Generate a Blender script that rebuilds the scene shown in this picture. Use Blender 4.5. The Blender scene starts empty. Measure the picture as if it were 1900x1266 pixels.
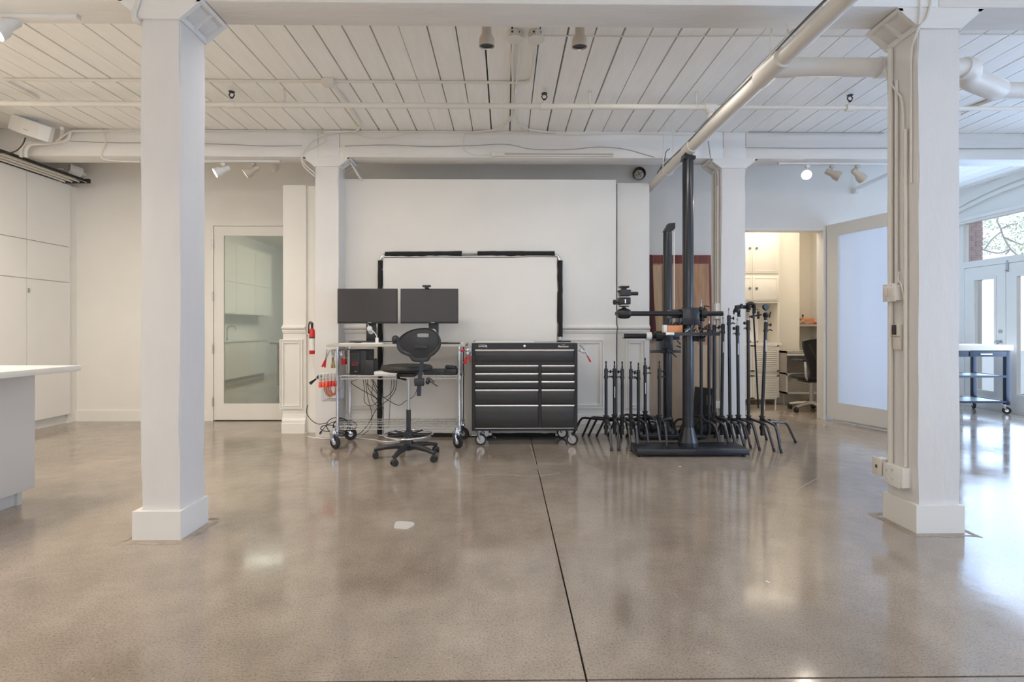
import bpy, bmesh, math, random
from mathutils import Vector, Matrix, Euler
R = random.Random(7)
PI = math.pi
SC = bpy.context.scene
COL = SC.collection

# ------------------------------------------------------------------ camera
F, CX, HZ, H = 960.0, 950.0, 610.0, 1.15
TH = math.atan(12 / 960.0)
ST, CT = math.sin(TH), math.cos(TH)
cam_d = bpy.data.cameras.new('camera'); cam = bpy.data.objects.new('camera', cam_d); COL.objects.link(cam)
cam.location = (0, 0, H); cam.rotation_euler = (PI / 2, 0, -TH)
cam_d.sensor_width = 36; cam_d.lens = F / 1900 * 36; cam_d.shift_y = -23 / 1900
cam_d.clip_start = .05; cam_d.clip_end = 200
SC.camera = cam
vs = SC.view_settings
vs.view_transform = 'Standard'; vs.look = 'None'; vs.gamma = 1; vs.use_curve_mapping = False
vs.exposure = 0.26

# ------------------------------------------------------------------ world and lights
w = bpy.data.worlds.new('sky'); SC.world = w; w.use_nodes = True
nt = w.node_tree; bg = nt.nodes['Background']
tc = nt.nodes.new('ShaderNodeTexCoord'); sx = nt.nodes.new('ShaderNodeSeparateXYZ')
rp = nt.nodes.new('ShaderNodeValToRGB')
nt.links.new(tc.outputs['Generated'], sx.inputs[0]); nt.links.new(sx.outputs['Z'], rp.inputs[0])
rp.color_ramp.elements[0].position = 0.0; rp.color_ramp.elements[0].color = (.93, .96, 1, 1)
rp.color_ramp.elements[1].position = 0.7; rp.color_ramp.elements[1].color = (.62, .78, 1, 1)
nt.links.new(rp.outputs[0], bg.inputs[0]); bg.inputs[1].default_value = 1.25

def area(name, loc, rot, sxx, syy, power, col):
    d = bpy.data.lights.new(name, 'AREA'); d.shape = 'RECTANGLE'; d.size = sxx; d.size_y = syy
    d.energy = power; d.color = col
    o = bpy.data.objects.new(name, d); COL.objects.link(o); o.location = loc; o.rotation_euler = rot
    return o
def spot(name, loc, tgt, power, col, size=1.2, blend=.6, rad=.04):
    d = bpy.data.lights.new(name, 'SPOT'); d.energy = power; d.color = col; d.spot_size = size; d.spot_blend = blend
    d.shadow_soft_size = rad
    o = bpy.data.objects.new(name, d); COL.objects.link(o); o.location = loc
    o.rotation_euler = (Vector(tgt) - Vector(loc)).to_track_quat('-Z', 'Y').to_euler()
    return o
BLUE = (.46, .66, 1)
WARM = (1, .87, .70)
NEUT = (1, .94, .87)
# daylight through the windows of the right wall (sky above, bright paving below)
area('daylight_near_windows', (6.80, .9, 1.5), (0, math.radians(116), 0), 2.0, 5.4, 160, BLUE)
area('daylight_garden_doors', (6.84, 6.55, 1.4), (0, PI / 2, 0), 2.5, 2.2, 62, BLUE)
# daylight through the front windows behind the camera
area('daylight_front_windows', (0.2, -3.75, 1.5), (math.radians(122), 0, 0), 9.5, 2.0, 34, NEUT)
# room lighting: unseen lamps behind the camera, plus added fill areas without fixtures
area('cabinet_fill_left', (-3.5, 2.0, 2.90), (0, math.radians(28), 0), .8, 2.8, 90, WARM)  # added warm fill aimed at the left cabinets, no fixture
area('floor_bounce_fill', (0.4, 1.2, 2.90), (0, 0, 0), 6.5, 1.2, 9, NEUT).data.spread = math.radians(90)  # added fill onto the floor, bounced up to the ceiling
area('room_lamps_middle', (0.3, -1.2, 2.85), (math.radians(25), 0, 0), 4.0, 1.2, 10, NEUT)
area('back_fill_left', (-2.7, 3.4, 3.10), (math.radians(18), 0, 0), 4.2, .25, 28, NEUT).data.spread = math.radians(150)  # invented fill tucked behind the near beam, no lamp there
area('back_fill_middle', (1.15, 3.6, 3.10), (math.radians(18), 0, 0), .7, .25, 7, NEUT)  # added fill strip between the heads and the drain pipe
area('back_fill_right', (3.7, 3.75, 3.08), (math.radians(10), 0, 0), 2.8, .25, 11, NEUT)  # added fill strip for the right of the back area, no fixture
area('office_lamp', (3.6, 7.2, 2.95), (0, 0, 0), 1.6, 1.2, 27, (1, .89, .74))
SC.cycles.diffuse_bounces = 8; SC.cycles.max_bounces = 14

# ------------------------------------------------------------------ pixel helpers (1900 x 1266 photo)
def ray(px, py):
    u = (px - CX) / F; v = (HZ - py) / F
    return ST + u * CT, CT - u * ST, v
def P(px, py, Y):
    a, b, c = ray(px, py); t = Y / b
    return Vector((a * t, Y, H + c * t))
def PX(px, Y):
    a, b, c = ray(px, 610); return a * Y / b
def PZ(py, Y):
    return H + (HZ - py) / F * Y
def G(px, py, z=0.0):
    a, b, c = ray(px, py); t = (z - H) / c
    return Vector((a * t, b * t, z))

# ------------------------------------------------------------------ materials
MATS = {}
def mat(name, col, rough=.5, metal=0, bump=0, bscale=40, var=0, vscale=3, spec=.5, emit=None, estr=0, stretch=None, coat=0, dirt=None):
    if name in MATS: return MATS[name]
    m = bpy.data.materials.new(name); m.use_nodes = True; n = m.node_tree; b = n.nodes['Principled BSDF']
    b.inputs['Base Color'].default_value = (*col, 1); b.inputs['Roughness'].default_value = rough
    b.inputs['Metallic'].default_value = metal; b.inputs['Specular IOR Level'].default_value = spec
    if coat: b.inputs['Coat Weight'].default_value = coat; b.inputs['Coat Roughness'].default_value = .08
    if emit: b.inputs['Emission Color'].default_value = (*emit, 1); b.inputs['Emission Strength'].default_value = estr
    t = n.nodes.new('ShaderNodeTexCoord'); mp = n.nodes.new('ShaderNodeMapping')
    n.links.new(t.outputs['Object'], mp.inputs[0])
    if stretch: mp.inputs['Scale'].default_value = stretch
    nz = n.nodes.new('ShaderNodeTexNoise'); nz.inputs['Scale'].default_value = vscale; nz.inputs['Detail'].default_value = 5
    n.links.new(mp.outputs[0], nz.inputs[0])
    v = max(var, .015)
    cr = n.nodes.new('ShaderNodeValToRGB')
    cr.color_ramp.elements[0].position = .3; cr.color_ramp.elements[1].position = .7
    cr.color_ramp.elements[0].color = (*[max(0, c * (1 - v)) for c in col], 1)
    cr.color_ramp.elements[1].color = (*[min(1, c * (1 + v)) for c in col], 1)
    n.links.new(nz.outputs[0], cr.inputs[0])
    out = cr.outputs[0]
    if dirt:                       # small chips and knots of worn paint
        vz = n.nodes.new('ShaderNodeTexNoise'); vz.inputs['Scale'].default_value = dirt[1]; vz.inputs['Detail'].default_value = 3
        n.links.new(mp.outputs[0], vz.inputs[0])
        c2 = n.nodes.new('ShaderNodeValToRGB'); c2.color_ramp.elements[0].position = dirt[2]; c2.color_ramp.elements[1].position = dirt[2] + .02
        c2.color_ramp.elements[0].color = (0, 0, 0, 1); c2.color_ramp.elements[1].color = (1, 1, 1, 1)
        n.links.new(vz.outputs[0], c2.inputs[0])
        mx = n.nodes.new('ShaderNodeMixRGB'); n.links.new(c2.outputs[0], mx.inputs[0])
        n.links.new(out, mx.inputs[1]); mx.inputs[2].default_value = (*dirt[0], 1); out = mx.outputs[0]
    n.links.new(out, b.inputs['Base Color'])
    if bump:
        bz = n.nodes.new('ShaderNodeTexNoise'); bz.inputs['Scale'].default_value = bscale; bz.inputs['Detail'].default_value = 4
        n.links.new(mp.outputs[0], bz.inputs[0])
        bp = n.nodes.new('ShaderNodeBump'); bp.inputs['Strength'].default_value = bump; bp.inputs['Distance'].default_value = .01
        n.links.new(bz.outputs[0], bp.inputs['Height']); n.links.new(bp.outputs[0], b.inputs['Normal'])
    MATS[name] = m
    return m

WALL = mat('wall_paint', (.80, .78, .74), .6, bump=.08, bscale=60)
CEIL = mat('painted_plank', (.92, .905, .87), .55, bump=.25, bscale=14, var=.03, vscale=4, stretch=(6, .6, 6), dirt=((.30, .22, .14), 9, .735))
BEAM = mat('painted_timber', (.80, .785, .76), .5, bump=.3, bscale=10, var=.03, vscale=3, stretch=(.7, 4, 5), dirt=((.25, .2, .15), 11, .76))
COLM = mat('painted_column_timber', (.74, .72, .70), .45, bump=.22, bscale=7, var=.02, vscale=3, stretch=(3, 3, 1), dirt=((.35, .3, .26), 16, .775))
GAPM = mat('dark_void', (.03, .025, .02), .9)
TRIM = mat('white_trim', (.82, .80, .76), .35)
SATW = mat('white_cabinet', (.80, .78, .73), .32, coat=0)
ISLE = mat('grey_white_panel', (.74, .74, .74), .4)
TOPM = mat('quartz_top', (.84, .82, .78), .25)
PVC = mat('painted_pipe', (.76, .73, .68), .42, bump=.1, bscale=20, dirt=((.2, .15, .1), 9, .77))
CONDM = mat('painted_conduit', (.76, .73, .67), .42)
BLK = mat('black_metal', (.018, .018, .020), .38)
BLKM = mat('anodised_black', (.022, .022, .026), .28, metal=.3)
STANDM = mat('black_lacquer', (.014, .016, .022), .28, coat=.15)
RUB = mat('black_rubber', (.02, .02, .022), .6)
PLB = mat('black_plastic', (.028, .030, .034), .42)
SLEEVE = mat('black_cloth', (.02, .02, .02), .9, bump=.4, bscale=300)
CHR = mat('chrome', (.75, .76, .78), .14, metal=1)
ALU = mat('brushed_aluminium', (.82, .80, .79), .3, metal=.75)
STEEL = mat('dull_steel', (.5, .5, .5), .35, metal=1)
REDP = mat('red_grip', (.62, .02, .025), .4)
ORG = mat('orange_grip', (.85, .09, .03), .45)
GOLD = mat('tan_grip', (.42, .33, .15), .5)
SCREEN = mat('dark_screen', (.045, .040, .040), .32)
FABW = mat('white_fabric', (.82, .80, .76), .8, bump=.1, bscale=5)
WOODL = mat('light_wood', (.62, .44, .27), .5, var=.12, vscale=4, stretch=(9, 9, .5))
WOODO = mat('orange_wood', (.62, .24, .09), .5, var=.15, vscale=6, stretch=(1, 8, 8))
WOODM = mat('brown_wood', (.50, .27, .14), .5, var=.22, vscale=5, stretch=(7, 7, .5))
WOODG = mat('veneer_wood', (.50, .40, .31), .55, var=.1, vscale=4, stretch=(7, 7, .6))
REDW = mat('mahogany', (.20, .035, .02), .35, var=.3, vscale=5, stretch=(6, 6, .6))
MAROON = mat('maroon_cloth', (.075, .012, .018), .7)
TABLEM = mat('grey_laminate', (.52, .48, .43), .5)
CREAM = mat('lamp_cream', (.55, .49, .40), .45)
LAMPW = mat('lamp_white', (.8, .79, .77), .4)
SHELFM = mat('desk_grey', (.36, .33, .30), .5)
OFFW = mat('office_white', (.74, .70, .62), .5)
NAVY = mat('navy_metal', (.020, .027, .045), .35)
BRICKM = mat('red_brick', (.42, .27, .25), .9, bump=.4, bscale=60, var=.2, vscale=12)
MORTAR = mat('mortar', (.5, .47, .43), .95)
LEAFM = mat('green_leaf', (.55, .70, .50), .6)
BARK = mat('tree_bark', (.45, .42, .42), .9)
PAVE = mat('outside_paving', (.62, .62, .60), .9)
PAPER = mat('white_paper', (.82, .81, .79), .5)
GREYP = mat('grey_plastic', (.42, .40, .37), .5)
BULB = mat('lit_bulb', (1, 1, 1), .5, emit=(1, .93, .82), estr=14)
BULB2 = mat('dim_bulb', (1, 1, 1), .5, emit=(1, .95, .88), estr=2.2)
WHITEINK = mat('white_print', (.75, .75, .75), .5)
DARKINK = mat('dark_print', (.05, .05, .05), .5)
HOSE = mat('orange_cord', (.75, .22, .07), .5)

def floor_mat():
    m = bpy.data.materials.new('polished_concrete'); m.use_nodes = True; n = m.node_tree; b = n.nodes['Principled BSDF']
    geo = n.nodes.new('ShaderNodeNewGeometry')
    def noise(s, d=6, r=.6):
        z = n.nodes.new('ShaderNodeTexNoise'); z.inputs['Scale'].default_value = s; z.inputs['Detail'].default_value = d; z.inputs['Roughness'].default_value = r
        n.links.new(geo.outputs['Position'], z.inputs[0]); return z
    def ramp(src, stops):
        c = n.nodes.new('ShaderNodeValToRGB'); n.links.new(src, c.inputs[0])
        e = c.color_ramp.elements
        e[0].position, e[0].color = stops[0][0], (*stops[0][1], 1); e[1].position, e[1].color = stops[-1][0], (*stops[-1][1], 1)
        for p, q in stops[1:-1]:
            k = e.new(p); k.color = (*q, 1)
        return c
    big = ramp(noise(.9, 5).outputs[0], [(.3, (.31, .248, .19)), (.5, (.41, .338, .268)), (.7, (.50, .42, .34))])
    fine = ramp(noise(120, 3).outputs[0], [(.3, (.60, .60, .60)), (.52, (1, 1, 1)), (.7, (1.0, 1.0, 1.0))])
    mid = ramp(noise(7, 6).outputs[0], [(.3, (.80, .80, .80)), (.7, (1, 1, 1))])
    m1 = n.nodes.new('ShaderNodeMixRGB'); m1.blend_type = 'MULTIPLY'; m1.inputs[0].default_value = 1
    m2 = n.nodes.new('ShaderNodeMixRGB'); m2.blend_type = 'MULTIPLY'; m2.inputs[0].default_value = 1
    n.links.new(big.outputs[0], m1.inputs[1]); n.links.new(fine.outputs[0], m1.inputs[2])
    n.links.new(m1.outputs[0], m2.inputs[1]); n.links.new(mid.outputs[0], m2.inputs[2])
    # pale aggregate specks
    sp = ramp(noise(55, 2, .5).outputs[0], [(.735, (0, 0, 0)), (.76, (1, 1, 1))])
    m3 = n.nodes.new('ShaderNodeMixRGB'); n.links.new(sp.outputs[0], m3.inputs[0]); n.links.new(m2.outputs[0], m3.inputs[1]); m3.inputs[2].default_value = (.5, .45, .38, 1)
    n.links.new(m3.outputs[0], b.inputs['Base Color'])
    rr = n.nodes.new('ShaderNodeMapRange'); n.links.new(noise(3, 6).outputs[0], rr.inputs[0])
    rr.inputs[1].default_value = .3; rr.inputs[2].default_value = .7; rr.inputs[3].default_value = .07; rr.inputs[4].default_value = .17
    n.links.new(rr.outputs[0], b.inputs['Roughness'])
    b.inputs['Specular IOR Level'].default_value = 1.0
    bp = n.nodes.new('ShaderNodeBump'); bp.inputs['Strength'].default_value = .06; bp.inputs['Distance'].default_value = .004
    n.links.new(noise(14, 4).outputs[0], bp.inputs['Height']); n.links.new(bp.outputs[0], b.inputs['Normal'])
    return m
FLOORM = floor_mat()

def glass_mat():
    m = bpy.data.materials.new('clear_glass'); m.use_nodes = True; n = m.node_tree
    for x in list(n.nodes):
        if x.type == 'BSDF_PRINCIPLED': n.nodes.remove(x)
    out = [x for x in n.nodes if x.type == 'OUTPUT_MATERIAL'][0]
    tr = n.nodes.new('ShaderNodeBsdfTransparent'); gl = n.nodes.new('ShaderNodeBsdfGlossy'); gl.inputs['Roughness'].default_value = .02
    fr = n.nodes.new('ShaderNodeFresnel'); fr.inputs[0].default_value = 1.3; mx = n.nodes.new('ShaderNodeMixShader')
    n.links.new(fr.outputs[0], mx.inputs[0]); n.links.new(tr.outputs[0], mx.inputs[1]); n.links.new(gl.outputs[0], mx.inputs[2])
    n.links.new(mx.outputs[0], out.inputs[0]); return m
GLASS = glass_mat()
def frosted_mat(name, col, trans, gloss, grough):
    m = bpy.data.materials.new(name); m.use_nodes = True; n = m.node_tree
    for x in list(n.nodes):
        if x.type == 'BSDF_PRINCIPLED': n.nodes.remove(x)
    out = [x for x in n.nodes if x.type == 'OUTPUT_MATERIAL'][0]
    d = n.nodes.new('ShaderNodeBsdfDiffuse'); d.inputs[0].default_value = (*col, 1)
    t = n.nodes.new('ShaderNodeBsdfTranslucent'); t.inputs[0].default_value = (*[min(1, c * 1.1) for c in col], 1)
    g = n.nodes.new('ShaderNodeBsdfGlossy'); g.inputs['Roughness'].default_value = grough; g.inputs[0].default_value = (.9, 1, .95, 1)
    a = n.nodes.new('ShaderNodeMixShader'); a.inputs[0].default_value = trans
    b = n.nodes.new('ShaderNodeMixShader'); b.inputs[0].default_value = gloss
    n.links.new(d.outputs[0], a.inputs[1]); n.links.new(t.outputs[0], a.inputs[2])
    n.links.new(a.outputs[0], b.inputs[1]); n.links.new(g.outputs[0], b.inputs[2]); n.links.new(b.outputs[0], out.inputs[0])
    return m
DOORGLASS = frosted_mat('green_grey_door_glass', (.13, .15, .135), 0, .32, .03)
FROST = frosted_mat('frosted_glass', (.80, .80, .82), .75, .05, .12)

# ------------------------------------------------------------------ mesh helpers (world coordinates)
class MB:
    def __init__(s): s.bm = bmesh.new()
    def _xf(s, vs_, M): bmesh.ops.transform(s.bm, matrix=M, verts=vs_)
    def box(s, x0, x1, y0, y1, z0, z1, bev=0, M=None):
        r = bmesh.ops.create_cube(s.bm, size=1); v = r['verts']
        T = Matrix.Translation(((x0 + x1) / 2, (y0 + y1) / 2, (z0 + z1) / 2)) @ Matrix.Diagonal((abs(x1 - x0), abs(y1 - y0), abs(z1 - z0), 1))
        s._xf(v, T)
        if bev:
            e = list({e for q in v for e in q.link_edges})
            rr = bmesh.ops.bevel(s.bm, geom=e, offset=bev, segments=2, affect='EDGES', profile=.5)
            v = list({q for f in rr['faces'] for q in f.verts} | {q for q in v if q.is_valid})
        if M is not None: s._xf([q for q in v if q.is_valid], M)
        return s
    def obox(s, c, size, rot=(0, 0, 0), bev=0):
        a, b, d = [q / 2 for q in size]
        return s.box(-a, a, -b, b, -d, d, bev, Matrix.Translation(c) @ Euler(rot).to_matrix().to_4x4())
    def cyl(s, p0, p1, r0, r1=None, n=16, cap=True):
        p0, p1 = Vector(p0), Vector(p1); r1 = r0 if r1 is None else r1
        d = p1 - p0; L = d.length
        if L < 1e-6: return s
        q = d.to_track_quat('Z', 'Y').to_matrix().to_4x4()
        bmesh.ops.create_cone(s.bm, cap_ends=cap, segments=n, radius1=r0, radius2=r1, depth=L, matrix=Matrix.Translation((p0 + p1) / 2) @ q)
        return s
    def lathe(s, prof, c=(0, 0, 0), axis=(0, 0, 1), n=24, sxy=(1, 1)):
        q = Vector(axis).to_track_quat('Z', 'Y').to_matrix().to_4x4(); M = Matrix.Translation(c) @ q
        rings = []
        for r, z in prof:
            if r < 1e-5: rings.append([s.bm.verts.new(M @ Vector((0, 0, z)))])
            else: rings.append([s.bm.verts.new(M @ Vector((r * sxy[0] * math.cos(2 * PI * i / n), r * sxy[1] * math.sin(2 * PI * i / n), z))) for i in range(n)])
        for a, b in zip(rings, rings[1:]):
            for i in range(n):
                j = (i + 1) % n
                if len(a) == 1 and len(b) == 1: continue
                if len(a) == 1: s.bm.faces.new((a[0], b[i], b[j]))
                elif len(b) == 1: s.bm.faces.new((a[i], a[j], b[0]))
                else: s.bm.faces.new((a[i], a[j], b[j], b[i]))
        return s
    def sph(s, c, r, sc=(1, 1, 1), n=14):
        bmesh.ops.create_uvsphere(s.bm, u_segments=n, v_segments=max(6, n // 2), radius=r, matrix=Matrix.Translation(c) @ Matrix.Diagonal((*sc, 1)))
        return s
    def tube(s, pts, r, n=8, closed=False, cap=True):
        pts = [Vector(p) for p in pts]; N = len(pts)
        rad = r if isinstance(r, (list, tuple)) else [r] * N
        ref = Vector((0, 0, 1)); rings = []; prev = None
        for i, p in enumerate(pts):
            a = pts[(i - 1) % N] if (closed or i > 0) else p; b = pts[(i + 1) % N] if (closed or i < N - 1) else p
            t = (b - a)
            t = t.normalized() if t.length > 1e-9 else Vector((0, 0, 1))
            if prev is None:
                u = t.cross(Vector((0, 0, 1)))
                if u.length < .05: u = t.cross(Vector((0, 1, 0)))
            else:
                u = prev - t * prev.dot(t)
                if u.length < .01: u = t.cross(Vector((0, 1, 0)))
            u.normalize(); prev = u; v = t.cross(u)
            rings.append([s.bm.verts.new(p + (u * math.cos(2 * PI * k / n) + v * math.sin(2 * PI * k / n)) * rad[i]) for k in range(n)])
        m = N if closed else N - 1
        for i in range(m):
            a, b = rings[i], rings[(i + 1) % N]
            for k in range(n): s.bm.faces.new((a[k], a[(k + 1) % n], b[(k + 1) % n], b[k]))
        if cap and not closed:
            s.bm.faces.new(rings[0][::-1]); s.bm.faces.new(rings[-1])
        return s
    def prism(s, poly, h0, h1, axis='y'):
        """extrude a closed outline of (a,b) pairs; axis y: (x,z) pairs, x: (y,z), z: (x,y)"""
        def mk(a, b, h): return {'y': (a, h, b), 'x': (h, a, b), 'z': (a, b, h)}[axis]
        A = [s.bm.verts.new(mk(a, b, h0)) for a, b in poly]; B = [s.bm.verts.new(mk(a, b, h1)) for a, b in poly]
        s.bm.faces.new(A); s.bm.faces.new(B[::-1])
        for i in range(len(poly)):
            j = (i + 1) % len(poly); s.bm.faces.new((A[j], A[i], B[i], B[j]))
        return s
    def rot(s, ang, c, axis='Z'):
        M = Matrix.Translation(c) @ Matrix.Rotation(ang, 4, axis) @ Matrix.Translation(-Vector(c))
        s._xf(s.bm.verts[:], M); return s
    def build(s, name, m, parent=None, smooth=True, origin=None):
        bmesh.ops.recalc_face_normals(s.bm, faces=s.bm.faces[:])
        co = [v.co for v in s.bm.verts]
        if parent is not None: org = wloc(parent)
        elif origin is not None: org = Vector(origin)
        else:
            xs = [c.x for c in co]; ys = [c.y for c in co]; zs = [c.z for c in co]
            org = Vector(((min(xs) + max(xs)) / 2, (min(ys) + max(ys)) / 2, min(zs)))
        bmesh.ops.translate(s.bm, verts=s.bm.verts[:], vec=-org)
        me = bpy.data.meshes.new(name); s.bm.to_mesh(me); s.bm.free()
        me.materials.append(m)
        if smooth:
            for p in me.polygons: p.use_smooth = True
            try: me.set_sharp_from_angle(angle=math.radians(35))
            except Exception: pass
        o = bpy.data.objects.new(name, me); COL.objects.link(o)
        if parent is not None: o.parent = parent
        else: o.location = org
        return o
def wloc(o):
    v = Vector(o.location)
    while o.parent is not None:
        o = o.parent; v = v + Vector(o.location)
    return v
def tag(o, label, cat, group=None, kind=None):
    o['label'] = label; o['category'] = cat
    if group: o['group'] = group
    if kind: o['kind'] = kind
    return o
def thing(name, label, cat, loc, group=None):
    o = bpy.data.objects.new(name, None); o.empty_display_size = .05; COL.objects.link(o); o.location = loc
    return tag(o, label, cat, group)
def struct(o): o['kind'] = 'structure'; return o
def sroot(name, loc=(0, 0, 0)):
    o = bpy.data.objects.new(name, None); COL.objects.link(o); o.location = loc; o['kind'] = 'structure'; return o
def spline(pts, k=6, closed=False):
    pts = [Vector(p) for p in pts]; out = []; N = len(pts)
    for i in range(N if closed else N - 1):
        g = (lambda j: pts[j % N]) if closed else (lambda j: pts[max(0, min(N - 1, j))])
        a, b, c, d = g(i - 1), g(i), g(i + 1), g(i + 2)
        for q in range(k):
            t = q / k
            out.append(.5 * ((2 * b) + (c - a) * t + (2 * a - 5 * b + 4 * c - d) * t * t + (3 * b - a - 3 * c + d) * t ** 3))
    if not closed: out.append(pts[-1])
    return out
def text(body, name, m, parent, loc, size, ext=.0006, shear=0, align='CENTER', rot=(PI / 2, 0, 0), offs=0):
    c = bpy.data.curves.new(name, 'FONT'); c.body = body; c.size = size; c.extrude = ext; c.shear = shear; c.align_x = align; c.align_y = 'CENTER'; c.offset = offs
    t = bpy.data.objects.new(name, c); COL.objects.link(t)
    dg = bpy.context.evaluated_depsgraph_get(); me = bpy.data.meshes.new_from_object(t.evaluated_get(dg))
    bpy.data.objects.remove(t)
    M = Euler(rot).to_matrix().to_4x4(); me.transform(M); me.materials.clear(); me.materials.append(m)
    o = bpy.data.objects.new(name, me); COL.objects.link(o); o.parent = parent; o.location = Vector(loc) - wloc(parent)
    return o

# ------------------------------------------------------------------ key planes
ZB, ZC = 2.96, 3.243            # underside of beams, underside of ceiling planks
YW = 6.50                       # back wall
XR = 6.90                       # right wall inner face
XL = -5.92                      # left wall

# ================================================================== SETTING
# floor: concrete slabs with recessed joints
fl = sroot('floor')
JX, JY = .265, 1.69
MB().box(-6.3, 9.5, -4.2, 9.2, -.20, -.03).build('bedding', GAPM, fl, smooth=False)
for (x0, x1, y0, y1) in ((-6.2, JX - .0035, JY + .004, 9.1), (JX + .0035, XR + .15, JY + .004, 9.1), (-6.2, JX - .0035, -4.1, JY - .004), (JX + .0035, XR + .15, -4.1, JY - .004)):
    MB().box(x0, x1, y0, y1, -.04, 0).build('slab', FLOORM, fl, smooth=False)

# walls
wb = sroot('wall_back')
def wbox(x0, x1, y0, y1, z0, z1, name='panel', m=WALL, p=None):
    return MB().box(x0, x1, y0, y1, z0, z1).build(name, m, p, smooth=False)
DX0 = PX(399, YW) - .012; DX1 = DX0 + 1.03; DZ = 2.43          # left glazed door
OX0 = PX(1383, YW) - .06; OX1 = PX(1527, YW) + .0; OZ = PZ(427, YW)   # office doorway
CXE = 5.05                                                      # corner where the back wall ends
mb = MB()
for (a, b, c, d) in ((XL, DX0, 0, 3.3), (DX0, DX1, DZ, 3.3), (DX1, OX0, 0, 3.3), (OX0, OX1, OZ, 3.3), (OX1, CXE, 0, 3.3)):
    mb.box(a, b, YW, YW + .12, c, d)
mb.build('plaster', WALL, wb, smooth=False)
MB().box(OX0 - .02, OX0 + .0, YW - .012, YW + .13, 0, OZ + .02).box(OX0, OX1 + .02, YW - .012, YW + .13, OZ, OZ + .03).box(OX1, OX1 + .028, YW - .012, YW + .13, 0, OZ).build('door_casing', TRIM, wb, smooth=False)
ws = wbox(CXE - .12, CXE, YW + .12, 8.6, 0, 3.3, 'wall_office_side'); struct(ws)
wr = wbox(2.0, 7.2, 8.6, 8.72, 0, 3.3, 'wall_rear'); struct(wr)
wo = wbox(2.0, 2.12, YW + .12, 8.6, 0, 3.3, 'wall_office_left'); struct(wo)
wl = wbox(XL - .12, XL, -4, YW + .12, 0, 3.3, 'wall_left'); struct(wl)
wf = sroot('wall_front')
mb = MB()
FW = [(-4.6, -1.6), (-1.2, 1.8), (2.2, 5.2)]
mb.box(XL, XR, -4.1, -3.9, 0, .6).box(XL, XR, -4.1, -3.9, 2.9, 3.3)
xs = [XL] + [q for a in FW for q in a] + [XR]
for i in range(0, len(xs), 2): mb.box(xs[i], xs[i + 1], -4.1, -3.9, .6, 2.9)
mb.build('plaster', WALL, wf, smooth=False)
for i, (a, b) in enumerate(FW):
    wn = sroot('window_%d' % (i + 3), (a, -4, .6))
    m2 = MB()
    for (p, q, r_, t) in ((a, b, .6, .66), (a, b, 2.84, 2.9), (a, a + .06, .66, 2.84), (b - .06, b, .66, 2.84), ((a + b) / 2 - .025, (a + b) / 2 + .025, .66, 2.84), (a, b, 1.7, 1.74)):
        m2.box(p, q, -4.03, -3.97, r_, t)
    m2.build('window_frame', TRIM, wn, smooth=False)
    MB().box(a, b, -4.003, -3.997, .6, 2.9).build('pane', GLASS, wn, smooth=False)

# right wall with near windows, French doors and transom
wrt = sroot('wall_right')
DB0, DB1 = 5.45, 7.70     # French door opening along Y (hinge side far)
mb = MB()
T_ = XR + .18
mb.box(XR, T_, -4, -1.8, 0, 3.3).box(XR, T_, 3.6, DB0 - .02, 0, 3.3).box(XR, T_, -1.8, 3.6, 0, .5).box(XR, T_, -1.8, 3.6, 2.9, 3.3)
mb.box(XR, T_, DB0 - .02, 7.82, 2.80, 3.3).box(XR, T_, 7.82, 8.72, 0, 3.3)
mb.build('plaster', WALL, wrt, smooth=False)
# segmental brick relieving arch, painted, above the transom
def arcpts(y0, y1, z0, rise, n=16):
    return [(y0 + (y1 - y0) * i / n, z0 + rise * (1 - (2 * i / n - 1) ** 2)) for i in range(n + 1)]
for k, (zz, th, pr) in enumerate(((2.84, .05, .05), (2.93, .12, .03))):
    up = arcpts(4.4, 8.3, zz + th - .10, .34); lo = arcpts(4.4, 8.3, zz - .10, .34)
    MB().prism(up + lo[::-1], XR - pr, XR, 'x').build('arch_moulding', WALL, wrt)
MB().box(XR - .055, XR, 5.3, 7.9, 2.755, 2.80).box(XR - .03, XR, 5.3, 7.9, 2.72, 2.755).build('window_head', TRIM, wrt, smooth=False)
wn1 = sroot('window_1', (XR, DB0, 2.10))
m2 = MB()
m2.box(XR + .02, XR + .10, DB0, 7.82, 2.09, 2.15).box(XR + .02, XR + .10, DB0, 7.82, 2.73, 2.80).box(XR + .02, XR + .10, 7.74, 7.82, 2.15, 2.73).box(XR + .02, XR + .10, DB0, DB0 + .06, 2.15, 2.73)
m2.build('window_frame', TRIM, wn1, smooth=False)
MB().box(XR + .055, XR + .061, DB0, 7.8, 2.15, 2.73).build('pane', GLASS, wn1, smooth=False)
wn2 = sroot('window_2', (XR, .9, .5)); m2 = MB()
for y in (-1.8, -.02, 1.78, 3.54): m2.box(XR + .02, XR + .10, y, y + .06, .5, 2.9)
m2.box(XR + .02, XR + .10, -1.8, 3.6, .5, .56).box(XR + .02, XR + .10, -1.8, 3.6, 2.84, 2.9).box(XR + .03, XR + .08, -1.8, 3.6, 2.0, 2.04)
m2.build('window_frame', TRIM, wn2, smooth=False)
MB().box(XR + .055, XR + .061, -1.8, 3.6, .5, 2.9).build('pane', GLASS, wn2, smooth=False)
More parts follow.
